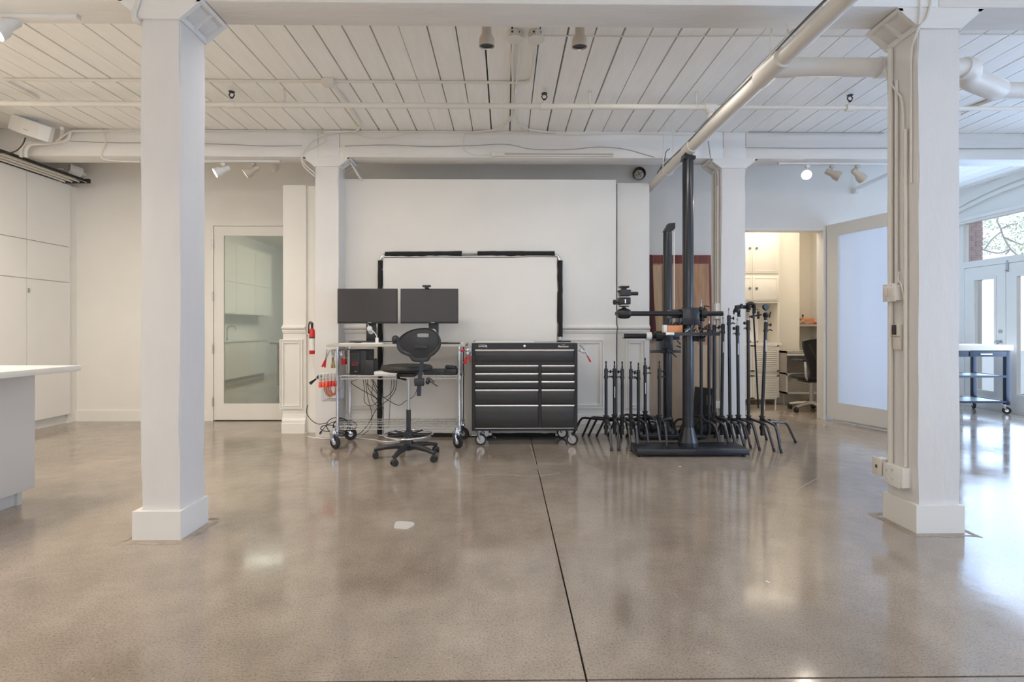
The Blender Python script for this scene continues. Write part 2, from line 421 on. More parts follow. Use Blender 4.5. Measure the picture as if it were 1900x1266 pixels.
# French doors (leaf planes along Y)
def french_leaf(name, y0, y1, knob):
    d = sroot(name, (XR, (y0 + y1) / 2, 0)); z0, z1 = .02, 2.05
    gy0, gy1, gz0, gz1 = y0 + .16, y1 - .16, .26, 1.86
    m2 = MB(); xa, xb = XR + .01, XR + .055
    m2.box(xa, xb, y0, gy0, z0, z1).box(xa, xb, gy1, y1, z0, z1).box(xa, xb, gy0, gy1, z0, gz0).box(xa, xb, gy0, gy1, gz1, z1)
    m2.build('door_leaf', TRIM, d, smooth=False)
    m3 = MB()
    for (a, b, c, e) in ((gy0 - .03, gy0, gz0 - .03, gz1 + .03), (gy1, gy1 + .03, gz0 - .03, gz1 + .03), (gy0, gy1, gz0 - .03, gz0), (gy0, gy1, gz1, gz1 + .03)):
        m3.box(xa - .012, xa, a, b, c, e)
    m3.build('glazing_bead', TRIM, d, smooth=False)
    MB().box(xa + .02, xa + .026, gy0, gy1, gz0, gz1).build('pane', GLASS, d, smooth=False)
    if knob:
        yk = y0 + .07
        MB().lathe([(.032, 0), (.032, .008), (.012, .014), (.012, .03), (.026, .04), (.031, .055), (.024, .07), (0, .074)], (xa, yk, .96), (-1, 0, 0)).build('door_handle', STEEL, d)
        MB().lathe([(.027, 0), (.027, .012), (.018, .02), (0, .02)], (xa, yk, 1.11), (-1, 0, 0)).build('deadbolt', STEEL, d)
    return d
YM = 6.9 * 960 / (1876 - 938)
french_leaf('door_1', YM + .004, 7.70, True)
dl = french_leaf('door_2', 5.50, YM - .004, False)
MB().box(XR - .006, XR + .01, YM - .045, YM - .02, 1.93, 2.09).cyl((XR - .008, YM - .032, 1.95), (XR - .03, YM - .032, 1.95), .008).build('slide_bolt', STEEL, dl)
MB().box(XR + .0, XR + .1, 7.70, 7.82, 0, 2.09).box(XR, XR + .1, DB0, 7.70, 0, .018).box(XR, XR + .1, DB0 - .02, 5.5, 0, 2.09).box(XR, XR + .1, 5.5, 7.7, 2.055, 2.09).build('door_frame', TRIM, wrt, smooth=False)

# ceiling: painted planks under a dark void, seams run away from the camera
ce = sroot('ceiling', (0, 0, ZC))
MB().box(XL, XR + .1, -4, 8.7, ZC + .08, ZC + .14).build('roof_deck', GAPM, ce, smooth=False)
MB().box(XL, XR + .1, -4, 2.82, ZC, ZC + .04).build('soffit_board', CEIL, ce, smooth=False)
PW = .1968; PX0 = -.1534
cache = {}
def plank(xa, xb, ya, yb, dz):
    wd = round(xb - xa, 3); ln = round(yb - ya, 2)
    if (wd, ln) not in cache:
        bm_ = MB().box(-wd / 2, wd / 2, -ln / 2, ln / 2, 0, .075); me = bpy.data.meshes.new('plank'); bm_.bm.to_mesh(me); bm_.bm.free(); me.materials.append(CEIL); cache[(wd, ln)] = me
    o = bpy.data.objects.new('plank', cache[(wd, ln)]); COL.objects.link(o); o.parent = ce; o.location = ((xa + xb) / 2, (ya + yb) / 2, dz)
k0 = int((XL - PX0) / PW); k1 = int((XR + .1 - PX0) / PW)
for k in range(k0, k1 + 1):
    x = PX0 + k * PW
    g = R.choice([.004, .006, .008, .010, .012])
    a, b = x + g, x + PW - R.choice([.001, .003])
    dz = R.uniform(-.002, .002)
    for (ya, yb) in ((2.83, 5.48), (5.48, 8.6)):
        if R.random() < .28:
            c = round(R.choice([3.9, 4.3, 4.9, 5.1]), 2) if ya < 3 else 7.0
            plank(a, b, ya, c - .002, dz); plank(a, b, c + .002, yb, dz + .0015)
        else: plank(a, b, ya, yb, dz)
# slab over the office so that its lamp stays in
# baseboards
for nm, x0, x1 in (('baseboard_left', XL, DX0 - .07), ('baseboard_back', DX1 + .07, OX0 - .02)):
    struct(MB().box(x0, x1, YW - .016, YW, 0, .128).box(x0, x1, YW - .010, YW, .128, .14).build(nm, TRIM, None, smooth=False))
struct(MB().box(XR - .015, XR, 7.82, 8.6, 0, .13).box(5.05, 5.065, YW + .12, 8.6, 0, .13).build('baseboard_right', TRIM, None, smooth=False))

# left glazed door, closed
d3 = sroot('door_3', (DX0, YW, 0))
MB().box(DX0 - .075, DX0, YW - .022, YW + .02, 0, DZ + .07).box(DX1, DX1 + .075, YW - .022, YW + .02, 0, DZ + .07).box(DX0, DX1, YW - .022, YW + .02, DZ, DZ + .07).build('door_casing', TRIM, d3, smooth=False)
a, b = DX0 + .004, DX1 - .004
gx0 = PX(416.5, YW); gz1 = PZ(439, YW); gz0 = PZ(748, YW); gx1 = b - .11
MB().box(a, gx0, YW - .012, YW + .03, .012, DZ - .004).box(gx1, b, YW - .012, YW + .03, .012, DZ - .004).box(gx0, gx1, YW - .012, YW + .03, .012, gz0).box(gx0, gx1, YW - .012, YW + .03, gz1, DZ - .004).build('door_leaf', TRIM, d3, smooth=False)
MB().box(gx0, gx1, YW - .003, YW + .005, gz0, gz1).build('pane', DOORGLASS, d3, smooth=False)
for py in (456, 551, 648, 745):
    z = PZ(py, YW)
    MB().cyl((DX0, YW - .026, z - .055), (DX0, YW - .026, z + .055), .009, n=8).cyl((DX0, YW - .026, z + .06), (DX0, YW - .026, z + .066), .006, n=8).build('hinge', STEEL, d3)
MB().box(a, b, YW + .03, YW + .05, 0, DZ).build('backing', GAPM, d3, smooth=False)

# office door leaf, standing open towards the camera
A = Vector((OX1 + .035, YW - .02, 0)); Bp = G(1650, 801)
d4 = sroot('door_4', A)
dr = (Bp - A); dr.z = 0; LEN = 1.22; dr.normalize(); nrm = Vector((-dr.y, dr.x, 0))
if nrm.x > 0: nrm = -nrm
M4 = Matrix(((dr.x, -nrm.x, 0, A.x), (dr.y, -nrm.y, 0, A.y), (0, 0, 1, 0), (0, 0, 0, 1)))
zt = PZ(417, YW - .02)
gza, gzb = .235, zt - .15
m2 = MB(); st_ = .155
for (u0, u1, z0, z1) in ((0, st_, .03, zt), (LEN - .12, LEN, .03, zt), (st_, LEN - .12, .03, gza), (st_, LEN - .12, gzb, zt)):
    m2.box(u0, u1, 0, .045, z0, z1, 0, M4)
m2.build('door_leaf', TRIM, d4, smooth=False)
MB().box(st_, LEN - .12, .018, .026, gza, gzb, 0, M4).build('pane', FROST, d4, smooth=False)
MB().box(.08, LEN, .012, .033, .008, .03, 0, M4).build('door_sweep', ALU, d4, smooth=False)

# ================================================================== COLUMNS AND BEAMS
def column(label, x0, x1, y0, y1, ztop, base=None, cap=.13, group='painted timber columns'):
    t = thing('timber_column', label, 'column', ((x0 + x1) / 2, (y0 + y1) / 2, 0), group)
    mb = MB()
    # slightly irregular hewn shaft
    n = 14; rings = []
    for i in range(n + 1):
        z = ztop * i / n; j = lambda: R.uniform(-.0025, .0025)
        rings.append([mb.bm.verts.new((px_ + j(), py_ + j(), z)) for px_, py_ in ((x0, y0), (x1, y0), (x1, y1), (x0, y1))])
    for a_, b_ in zip(rings, rings[1:]):
        for q in range(4): mb.bm.faces.new((a_[q], a_[(q + 1) % 4], b_[(q + 1) % 4], b_[q]))
    mb.bm.faces.new(rings[0][::-1]); mb.bm.faces.new(rings[-1])
    e = [ed for ed in mb.bm.edges if abs(ed.verts[0].co.z - ed.verts[1].co.z) > .05]
    bmesh.ops.bevel(mb.bm, geom=e, offset=.008, segments=2, affect='EDGES')
    mb.build('shaft', COLM, t)
    if base:
        bx0, bx1, by0, by1, bz = base
        m2 = MB().box(bx0, bx1, by0, y0, 0, bz).box(bx0, bx1, y1, by1, 0, bz).box(bx0, x0, y0, y1, 0, bz).box(x1, bx1, y0, y1, 0, bz)
        m2.build('base_trim', TRIM, t, smooth=False)
    # cast bracket: hexagonal front and back cheeks with sloping ribbed wings
    c = thing_cap(t, x0, x1, y0, y1, ztop, cap)
    return t
def thing_cap(t, x0, x1, y0, y1, zt_, cp):
    up = ZB + .11; ax = cp
    poly = [(x0 - .002, zt_), (x1 + .002, zt_), (x1 + ax, ZB - .005), (x1 + .01, up), (x0 - .01, up), (x0 - ax, ZB - .005)]
    MB().prism(poly, y0 - .014, y0 + .004).build('front_cheek', BEAM, t, smooth=False)
    MB().prism(poly, y1 - .004, y1 + .014).build('back_cheek', BEAM, t, smooth=False)
    for s_ in (-1, 1):
        xa = x1 if s_ > 0 else x0; xb = xa + s_ * ax
        m2 = MB(); th = .012
        d = Vector((xb - xa, 0, ZB - .006 - zt_)); n_ = Vector((d.z, 0, -d.x)).normalized()
        if n_.z < 0: n_ = -n_
        # recessed floor of the wing, set back from its rim
        q = n_ * .03
        m2.prism([(xa + q.x * 0, zt_ + .035), (xa + d.x - s_ * .02, ZB - .006), (xa, ZB - .006)], y0, y1)
        ym = (y0 + y1) / 2
        for yc in (y0 + .006, ym, y1 - .006):
            m2.prism([(xa, zt_), (xb, ZB - .005), (xa, ZB - .005)], yc - .006, yc + .006)
        m2.box(xa - (.0 if s_ > 0 else .012), xa + (.012 if s_ > 0 else 0), y0, y1, zt_ - .002, zt_ + .03)
        m2.prism([(xb, ZB - .005), (xb - s_ * .03, ZB - .005), (xb - s_ * .035, ZB - .02), (xb - s_ * .012, ZB - .02)], y0 - .014, y1 + .014)
        m2.build('wing', BEAM, t, smooth=False)
YL0 = 2.865; YR0 = 2.90
xl0, xl1 = PX(262, YL0), PX(334, YL0); xr0, xr1 = PX(1704, YR0), PX(1780, YR0)
dL = .235
column('left foreground white timber column with plain white base boards, nearest the kitchen island', xl0, xl1, YL0, YL0 + dL, 2.845,
       (PX(245, 2.835), PX(334.7, 2.835), 2.835, 3.10, .155), .13, None)
column('right foreground white timber column carrying light switches, outlets and conduit', xr0, xr1, YR0, YR0 + dL, 2.845,
       (PX(1700.5, 2.875), PX(1790, 2.875), 2.875, 3.135, .155), .13, None)
YF = 5.49
column('far white timber column behind the computer cart, beside the fire extinguisher', PX(585, YF), PX(628, YF), YF, YF + .235, 2.86, None, .13, None)
column('far white timber column behind the tall light stands, left of the office doorway', PX(1338, YF), PX(1383, YF), YF, YF + .235, 2.86, None, .13, None)

def beam(label, y0, y1, z0, z1, splits):
    t = thing('ceiling_beam', label, 'beam', (0, (y0 + y1) / 2, z0))
    xs = [XL] + splits + [XR]
    for a_, b_ in zip(xs, xs[1:]):
        MB().box(a_ + .002, b_ - .002, y0, y1, z0, z1, .006).build('timber', BEAM, t)
    return t
beam('white timber ceiling beam crossing the top of the picture between the near columns', 2.88, 3.105, ZB - .0, ZC, [xl0 + .1, xr0 + .1])
fb = beam('far white timber ceiling beam above the studio flats, with cables pinned along it', 5.475, 5.705, ZB, ZC, [PX(590, 5.475), PX(630, 5.475), PX(1342, 5.475), PX(1384, 5.475)])

# ================================================================== LEFT CABINETS + KITCHEN
XCB = -5.30
ys = [6.37, 5.795, 5.22, 4.65]
labs = ['tall white cabinet tower at the back, farthest of the wall of handleless cabinets', 'tall white cabinet tower second from the back wall, meeting the picture edge', 'tall white cabinet tower nearest the kitchen sink run, third from the back wall']
for i in range(3):
    y1_, y0_ = ys[i], ys[i + 1]
    t = thing('tall_cabinet', labs[i], 'cabinet', (XL + .3, (y0_ + y1_) / 2, 0), 'tall kitchen cabinets')
    MB().box(XL + .025, XCB - .022, y0_, y1_, .11, 2.90).build('body', SATW, t, smooth=False)
    MB().box(XL + .025, XCB - .06, y0_, y1_ + (.06 if i == 0 else 0), 0, .11).build('toe_kick', SATW, t, smooth=False)
    for (za, zb_) in ((.112, 1.705), (1.712, 2.136), (2.143, 2.897)):
        d = MB().box(XCB - .02, XCB, y0_ + .003, y1_ - .003, za, zb_, .0015).build('door', SATW, t, smooth=False)
    if i == 0:
        MB().box(XCB, XCB + .012, y0_ + .01, y0_ + .03, 1.55, 1.60).build('handle', STEEL, t, smooth=False)
# filler to back wall
struct(MB().box(XL, XCB - .03, 6.37, YW, 0, 2.90).build('trim_1', SATW, None, smooth=False))
# sink run (seen mirrored in the glass door)
kb = thing('base_cabinet', 'white base cabinets of the kitchen sink run on the left wall', 'cabinet', (XL + .3, 2.8, 0))
MB().box(XL + .025, XCB - .42, .6, 4.64, .1, .87).build('body', SATW, kb, smooth=False)
MB().box(XL + .025, XCB - .45, .6, 4.64, 0, .1).build('toe_kick', GREYP, kb, smooth=False)
for k in range(5):
    yy = .6 + k * .808
    MB().box(XCB - .42, XCB - .40, yy + .004, yy + .804, .105, .866).build('door', SATW, kb, smooth=False)
ct = tag(MB().box(XL, XCB - .37, .6, 4.64, .87, .905, .003).build('worktop', TOPM, None), 'white worktop along the sink run on the left wall', 'worktop')
ku = thing('wall_cabinet', 'white wall cabinets above the sink run', 'cabinet', (XL + .15, 2.8, 1.45))
MB().box(XL, XL + .33, .6, 4.64, 1.45, 2.9).build('body', SATW, ku, smooth=False)
for k in range(5):
    yy = .6 + k * .808
    MB().box(XL + .33, XL + .35, yy + .004, yy + .804, 1.455, 2.1).build('door', SATW, ku, smooth=False)
    MB().box(XL + .33, XL + .35, yy + .004, yy + .804, 2.107, 2.895).build('door', SATW, ku, smooth=False)
tag(MB().tube(spline([(XL + .10, 2.1, .905), (XL + .10, 2.1, 1.12), (XL + .13, 2.1, 1.19), (XL + .22, 2.1, 1.20), (XL + .27, 2.1, 1.17), (XL + .275, 2.1, 1.12)]), .011).cyl((XL + .10, 2.1, .905), (XL + .10, 2.1, .95), .022).build('faucet', STEEL, None), 'tall curved kitchen faucet at the sink run', 'faucet')

# island
isl = thing('kitchen_island', 'white kitchen island with overhanging counter at the left edge', 'island', (-3.3, 2.9, 0))
MB().box(-4.3, -2.84, 1.2, 3.50, .868, .905, .003).build('countertop', mat('counter_edge_grey', (.78, .77, .74), .28), isl)
MB().box(-4.2, -3.13, 1.4, 3.44, .10, .868).build('body', SATW, isl, smooth=False)
MB().box(-3.13, -3.11, 1.38, 3.46, .10, .868, .002).build('side_panel', ISLE, isl)
MB().box(-4.1, -3.19, 1.5, 3.40, 0, .10).box(-4.1, -3.17, 3.40, 3.43, 0, .10).build('toe_kick', ISLE, isl, smooth=False)
for y in (2.45, 3.08): MB().cyl((-3.112, y, .80), (-3.104, y, .80), .006, n=10).build('screw_cap', ISLE, isl)

# ================================================================== STUDIO FLATS
def moulding(mb, x0, x1, y, prof):
    """horizontal moulding along X; prof = (depth, z) outline from wall face"""
    poly = [(y, prof[0][1])] + [(y - d, z) for d, z in prof] + [(y, prof[-1][1])]
    mb.prism(poly, x0, x1, 'x')
CHAIR = [(.012, 0), (.014, .012), (.022, .016), (.022, .030), (.034, .040), (.046, .052), (.046, .066), (.018, .070), (.016, .086), (.006, .09)]
def frame(mb, x0, x1, z0, z1, y, w_=.045):
    for k, (ins, dp) in enumerate(((0, .018), (.014, .010), (.03, .016))):
        ww = .011
        a_, b_, c_, d_ = x0 + ins, x1 - ins, z0 + ins, z1 - ins
        mb.box(a_, b_, y - dp, y, c_, c_ + ww).box(a_, b_, y - dp, y, d_ - ww, d_).box(a_, a_ + ww, y - dp, y, c_ + ww, d_ - ww).box(b_ - ww, b_, y - dp, y, c_ + ww, d_ - ww)
def flat(label, x0, x1, y, ztop, frames, name='studio_flat', sink=0):
    t = thing(name, label, 'wall panel', ((x0 + x1) / 2, y + .03, 0), 'movable studio wall flats')
    MB().box(x0, x1, y, y + .06, 0, ztop, .002).build('panel', WALL, t)
    zr = PZ(618, y)
    m2 = MB(); moulding(m2, x0, x1, y, [(d, z + zr - .0) for d, z in CHAIR]); m2.build('chair_rail', TRIM, t)
    m2 = MB(); moulding(m2, x0, x1, y, [(.042, 0), (.042, .105), (.030, .115), (.030, .14), (.022, .15), (.014, .175), (.012, .20), (.004, .205)]); m2.build('base_moulding', TRIM, t)
    for (a_, b_) in frames:
        m2 = MB(); frame(m2, a_, b_, PZ(758, y), PZ(630, y), y); m2.build('panel_moulding', TRIM, t, smooth=False)
    return t
YA, YB, YC = 5.74, 5.715, 5.83
ax0, ax1 = PX(525, YA), PX(568, YA)
fa = flat('narrow white flat with chair rail, left of the far column, covering the glass door edge', ax0, ax1, YA, PZ(345, YA), [(ax0 - .03, PX(562, YA))])
MB().box(ax1, PX(598, YA + .03), YA + .03, YA + .07, 0, PZ(345, YA)).box(ax1, PX(598, YA + .03), YA + .012, YA + .03, 0, .17).box(ax1, PX(598, YA + .03), YA + .01, YA + .03, 1.08, 1.15).build('return_panel', WALL, fa, smooth=False)
bx0, bx1 = PX(629.5, YB), PX(1143, YB)
pw = .83
frs = [(bx0 + .08 + i * .99, bx0 + .08 + i * .99 + .85) for i in range(3)]
flat('wide white studio flat in the centre, behind the monitors, scrim and tool chest', bx0, bx1, YB, PZ(333, YB), frs)
cx0, cx1 = PX(1145.5, YC), PX(1205, YC)
flat('narrow white studio flat right of the wide one, behind the low light stands', cx0, cx1, YC, PZ(339, YC), [(cx0 + .09, cx1 - .05)])

# leaning scrim frame
YS0, YS1 = 5.52, 5.675
def Sp(px, py):   # point on the tilted scrim plane
    zt0, zt1 = 0.02, 2.0
    Y = YS0
    for _ in range(6):
        z = PZ(py, Y); Y = YS0 + (YS1 - YS0) * (z - zt0) / (zt1 - zt0)
    return P(px, py, Y)
sc_ = thing('scrim_frame', 'white fabric scrim on a rounded frame with black cloth sleeves, leaning behind the monitors', 'reflector', Sp(871, 808))
c4 = [(705, 808), (705, 486), (707, 478), (713, 473), (722, 472), (1021, 471), (1031, 473), (1037, 478), (1039, 487), (1039, 808)]
pts = [Sp(*q) for q in c4]
fr_ = [pts[0]] + spline(pts[1:5], 4) + spline(pts[5:9], 4) + [pts[9]]
MB().tube(fr_, .014, 10, closed=True).build('tube_frame', CHR, sc_)
def sleeve(a_, b_, nm='sleeve'):
    A_, B_ = Sp(*a_), Sp(*b_); L_ = (B_ - A_).length; n = max(3, int(L_ / .06)); ps = []; rr = []
    for i in range(n + 1):
        ps.append(A_.lerp(B_, i / n)); rr.append(.029 + R.uniform(-.0015, .0015))
    MB().tube(ps, rr, 10).build(nm, SLEEVE, sc_)
sleeve((715, 472), (857, 471)); sleeve((886, 471), (1029, 471)); sleeve((706, 484), (705, 806)); sleeve((1039, 484), (1039, 625)); sleeve((720, 808), (865, 808)); sleeve((895, 808), (1030, 808))
mb = MB(); nx, nz = 26, 26; grid = []
for i in range(nx + 1):
    row = []
    for j in range(nz + 1):
        p = Sp(709 + (1036 - 709) * i / nx, 806 - (806 - 475) * j / nz)
        edge = min(i, j, nx - i, nz - j) / 6
        p.y += -.012 + (.006 * math.sin(i * 1.9) * math.sin(j * .9 + i) + .004 * math.sin(j * 2.3)) * max(0, 1 - edge)
        row.append(mb.bm.verts.new(p))
    grid.append(row)
for i in range(nx):
    for j in range(nz): mb.bm.faces.new((grid[i][j], grid[i + 1][j], grid[i + 1][j + 1], grid[i][j + 1]))
mb.build('fabric', FABW, sc_)
mb = MB(); 
for (a_, b_) in (((711, 479), (711, 805)), ((712, 478), (1034, 477)), ((1034, 478), (1034, 805))):
    A_, B_ = Sp(*a_), Sp(*b_); A_.y -= .016; B_.y -= .016
    mb.tube([A_.lerp(B_, i / 12) + Vector((R.uniform(-.003, .003), 0, R.uniform(-.003, .003))) for i in range(13)], .0035, 6)
mb.build('edge_binding', SLEEVE, sc_)

# fire extinguisher and outlet beside the far-left column
YE = 5.62; xe = PX(585, YE) - .035
fe = thing('fire_extinguisher', 'red fire extinguisher with white label hanging on the left side of the far column', 'extinguisher', (xe, YE, PZ(657, YE)))
z0, z1 = PZ(657, YE), PZ(609, YE)
MB().lathe([(.0, z0), (.026, z0), (.029, z0 + .01), (.029, z1 - .03), (.02, z1 - .008), (.010, z1), (0, z1)], (xe, YE, 0)).build('cylinder', REDP, fe)
MB().lathe([(.0297, z0 + .04), (.0297, z0 + .17)], (xe, YE, 0)).build('paper_label', PAPER, fe)
MB().lathe([(.0299, z0 + .172), (.0299, z0 + .186)], (xe, YE, 0)).build('black_band', DARKINK, fe)
MB().tube(spline([(xe + .0, YE, z1), (xe + .01, YE - .01, z1 + .05), (xe - .02, YE - .01, z1 + .065), (xe - .03, YE - .01, z1 + .03), (xe - .033, YE - .01, z1 - .06)]), .007, 8).cyl((xe, YE, z1), (xe, YE, z1 + .04), .012).box(xe - .025, xe + .012, YE - .03, YE - .02, z1 + .04, z1 + .052).build('valve_and_hose', BLK, fe)
ol = thing('wall_outlet', 'small white outlet plate above the fire extinguisher', 'outlet', (PX(583, YE), YE, PZ(582, YE)))
MB().box(PX(585, YF) - .018, PX(585, YF) - .001, 5.55, 5.62, PZ(582, YE), PZ(565, YE), .002).build('plate', TRIM, ol)
MB().box(PX(585, YF) - .020, PX(585, YF) - .017, 5.56, 5.575, PZ(580, YE), PZ(576, YE)).box(PX(585, YF) - .020, PX(585, YF) - .017, 5.56, 5.575, PZ(571, YE), PZ(567, YE)).build('socket', DARKINK, ol)

# ================================================================== COMPUTER CART
def caster(parent, c, r, w_, yaw, fork, wheel, name='caster', hub=None):
    """swivel caster: c = axle centre; parent gets > caster > wheel"""
    cx_, cy_, cz_ = c; ca, sa = math.cos(yaw), math.sin(yaw)
    ax = Vector((ca, sa, 0)); fw = Vector((-sa, ca, 0))
    m2 = MB(); top = Vector((cx_, cy_, cz_)) + fw * r * .35 + Vector((0, 0, r * 1.45))
    for s_ in (-1, 1):
        q = Vector(c) + ax * s_ * (w_ / 2 + .004)
        tp = top + ax * s_ * (w_ / 2 + .004)
        m2.tube([q, (q + tp) / 2 + fw * .01, tp], [r * .22, r * .3, r * .42], 8)
    m2.cyl(top - Vector((0, 0, .006)), top + Vector((0, 0, .012)), r * .62).cyl(top, top + Vector((0, 0, r * .7)), r * .22)
    f_ = m2.build(name, fork, parent)
    m3 = MB(); rr = r * .2
    prof = [(r * .35, -w_ / 2 + .001), (r * .9, -w_ / 2), (r, -w_ / 2 + rr * .6), (r, w_ / 2 - rr * .6), (r * .9, w_ / 2), (r * .35, w_ / 2 - .001)]
    m3.lathe(prof, c, ax, 24); m3.build('wheel', wheel, f_)
    if hub: MB().cyl(Vector(c) - ax * (w_ / 2 + .002), Vector(c) + ax * (w_ / 2 + .002), r * .72, n=20).build('hub', hub, f_)
    else: MB().cyl(Vector(c) - ax * (w_ / 2 + .001), Vector(c) + ax * (w_ / 2 + .001), r * .4, n=16).build('hub', fork, f_)
    return f_
YK0, YK1 = 5.00, 5.40
kx0, kx1 = PX(626, YK0), PX(852, YK0)
ck = thing('wire_cart', 'chrome wire shelving cart on casters that holds the two monitors', 'cart', ((kx0 + kx1) / 2, 5.2, 0))
KT = 1.0; KM = PZ(700, YK0); KB = PZ(793, YK0)
for (x, y) in ((kx0, YK0), (kx1, YK0), (kx0, YK1), (kx1, YK1)):
    m2 = MB().cyl((x, y, .135), (x, y, KT - .025), .0135, n=14)
    z = .18
    while z < KT - .05: m2.cyl((x, y, z), (x, y, z + .003), .0145, n=10); z += .04
    m2.build('post', CHR, ck)
for (z) in (KM, KB):
    m2 = MB(); x0, x1, y0, y1 = kx0 + .012, kx1 - .012, YK0 + .008, YK1 - .008
    for zz in (z + .012, z - .018):
        m2.tube([(x0, y0, zz), (x1, y0, zz)], .0035, 6).tube([(x0, y1, zz), (x1, y1, zz)], .0035, 6).tube([(x0, y0, zz), (x0, y1, zz)], .0035, 6).tube([(x1, y0, zz), (x1, y1, zz)], .0035, 6)
    for yy in (y0, y1):
        N_ = 26; m2.tube([(x0 + (x1 - x0) * i / N_, yy, z - .018 if i % 2 else z + .012) for i in range(N_ + 1)], .0025, 5)
    for xx in (x0, x1):
        N_ = 8; m2.tube([(xx, y0 + (y1 - y0) * i / N_, z - .018 if i % 2 else z + .012) for i in range(N_ + 1)], .0025, 5)
    n_ = int((x1 - x0) / .026)
    for i in range(1, n_): m2.tube([(x0 + (x1 - x0) * i / n_, y0, z + .016), (x0 + (x1 - x0) * i / n_, y1, z + .016)], .0018, 4)
    for yy in (y0 + .13, y1 - .13): m2.tube([(x0, yy, z + .012), (x1, yy, z + .012)], .003, 5)
    for (x, y) in ((kx0, YK0), (kx1, YK0), (kx0, YK1), (kx1, YK1)): m2.cyl((x, y, z - .022), (x, y, z + .016), .019, .017, 12)
    m2.build('wire_shelf', mat('shelf_wire', (.50, .50, .51), .45, metal=.7), ck)
tx0, tx1 = PX(607, YK0), PX(863, YK0)
MB().box(tx0, tx1, YK0 - .03, YK1 + .04, KT - .024, KT, .002).build('tabletop', TABLEM, ck)
for (x, y, yw) in ((kx0 - .01, YK0 - .01, 1.0), (kx1 - .01, YK0, .85), (kx0 + .02, YK1 - .02, 1.9), (kx1 + .01, YK1, 1.2)):
    caster(ck, (x, y - .02, .062), .062, .03, yw, CHR, RUB)
MB().tube([(kx1, YK0, KT - .06), (kx1 + .09, YK0 + .02, KT - .06)], .008, 8).tube([(kx0, YK0, KT - .065), (kx0, YK1, KT - .065)], .006, 8).tube([(kx0 - .06, YK0 - .01, KT - .055), (kx0 + .18, YK0 + .1, KT - .055)], .005, 8).build('hanging_rail', STEEL, ck)

# monitors
def monitor(label, px0, px1, pyt, pyb, Y, neckpx, webcam=False, footz=KT):
    x0, x1, z1, z0 = PX(px0, Y), PX(px1, Y), PZ(pyt, Y), PZ(pyb, Y); xn = PX(neckpx, Y)
    t = thing('monitor', label, 'monitor', (xn, Y + .05, footz), 'monitors on the computer cart')
    MB().box(x0, x1, Y, Y + .035, z0, z1, .003).build('housing', PLB, t)
    MB().box(x0 + .008, x1 - .008, Y - .0015, Y + .002, z0 + .018, z1 - .008).build('screen', SCREEN, t, smooth=False)
    MB().box(xn - .018, xn + .018, Y - .002, Y, z0 + .006, z0 + .012).build('badge', STEEL, t, smooth=False)
    MB().box(xn - .05, xn + .05, Y + .055, Y + .075, footz + .01, z0 + .12, .004).cyl((xn, Y + .03, z0 + .1), (xn, Y + .06, z0 + .1), .05).build('stand_neck', PLB, t)
    MB().cyl((xn, Y + .054, footz + .12), (xn, Y + .052, footz + .12), .028).build('cable_port', STEEL, t)
    MB().box(xn - .14, xn + .14, Y - .06, Y + .13, footz, footz + .012, .004).build('stand_foot', PLB, t)
    return t
mo1 = monitor('left wide black monitor on the computer cart, with dark blank screen', 626, 737, 536, 600.5, 5.2, 686)
mo2 = monitor('right black monitor on the computer cart, with a webcam clipped on top', 743, 850, 536, 600.5, 5.2, 803)
xw, zw = PX(792, 5.19), PZ(536, 5.2)
wc = thing('webcam', 'small black webcam clipped on top of the right monitor', 'webcam', (xw, 5.19, zw))
MB().box(xw - .042, xw + .042, 5.165, 5.19, zw + .012, zw + .034, .006).build('body', PLB, wc)
MB().lathe([(.009, 0), (.009, .004), (0, .005)], (xw, 5.165, zw + .023), (0, -1, 0)).build('lens', SCREEN, wc)
MB().box(xw - .018, xw + .018, 5.17, 5.24, zw + .0, zw + .012, .002).build('clip', PLB, wc)
# things on the desk
tag(MB().obox((PX(672, 5.1), 5.08, KT + .004), (.42, .10, .008), (0, 0, .02), .002).obox((PX(700, 5.1), 5.12, KT + .010), (.30, .09, .006), (0, 0, -.03), .002).build('papers', PAPER, None), 'white sheets lying on the desk top before the left monitor', 'paper')
tag(MB().obox((PX(690, 5.1), 5.16, KT + .02), (.46, .05, .012), (0, 0, 0), .003).build('keyboard', PLB, None), 'thin black keyboard bar in front of the left monitor', 'keyboard')
kt2 = tag(MB().obox((PX(826, 5.1), 5.06, KT + .008), (.30, .12, .014), (0, 0, 0), .003).build('keyboard', PLB, None), 'black keyboard at the right end of the desk, beside the stool backrest', 'keyboard')
tag(MB().obox((PX(842, 5.1), 5.22, KT + .004), (.18, .12, .008), (0, 0, 0), .002).build('notebook', PAPER, None), 'white notebook lying at the right end of the desk', 'notebook')
xs_ = PX(733, 5.1)
sp_ = thing('desk_speaker', 'round black speaker on the desk between the monitors', 'speaker', (xs_, 5.12, KT))
MB().sph((xs_, 5.12, KT + .046), .038, (1, .7, 1), 18).build('grille', PLB, sp_)
MB().lathe([(.03, 0), (.03, .006), (.012, .02), (.010, .03)], (xs_, 5.12, KT)).build('foot', PLB, sp_)
hp = thing('charger_cable', 'white cable and adapter hanging from the left monitor stand', 'cable', (PX(684, 5.2), 5.17, KT))
xh = PX(684, 5.2); zh = PZ(610, 5.2)
MB().sph((xh, 5.235, zh), .028, (1, .6, 1.1), 12).obox((xh + .10, 5.13, KT + .03), (.03, .03, .06), (0, 0, .3), .004).build('adapter', PAPER, hp)
MB().tube(spline([(xh - .02, 5.23, zh + .05), (xh + .02, 5.20, zh - .01), (xh + .07, 5.16, zh - .04), (xh + .10, 5.14, KT + .06)]), .004, 6).build('cord', PAPER, hp)
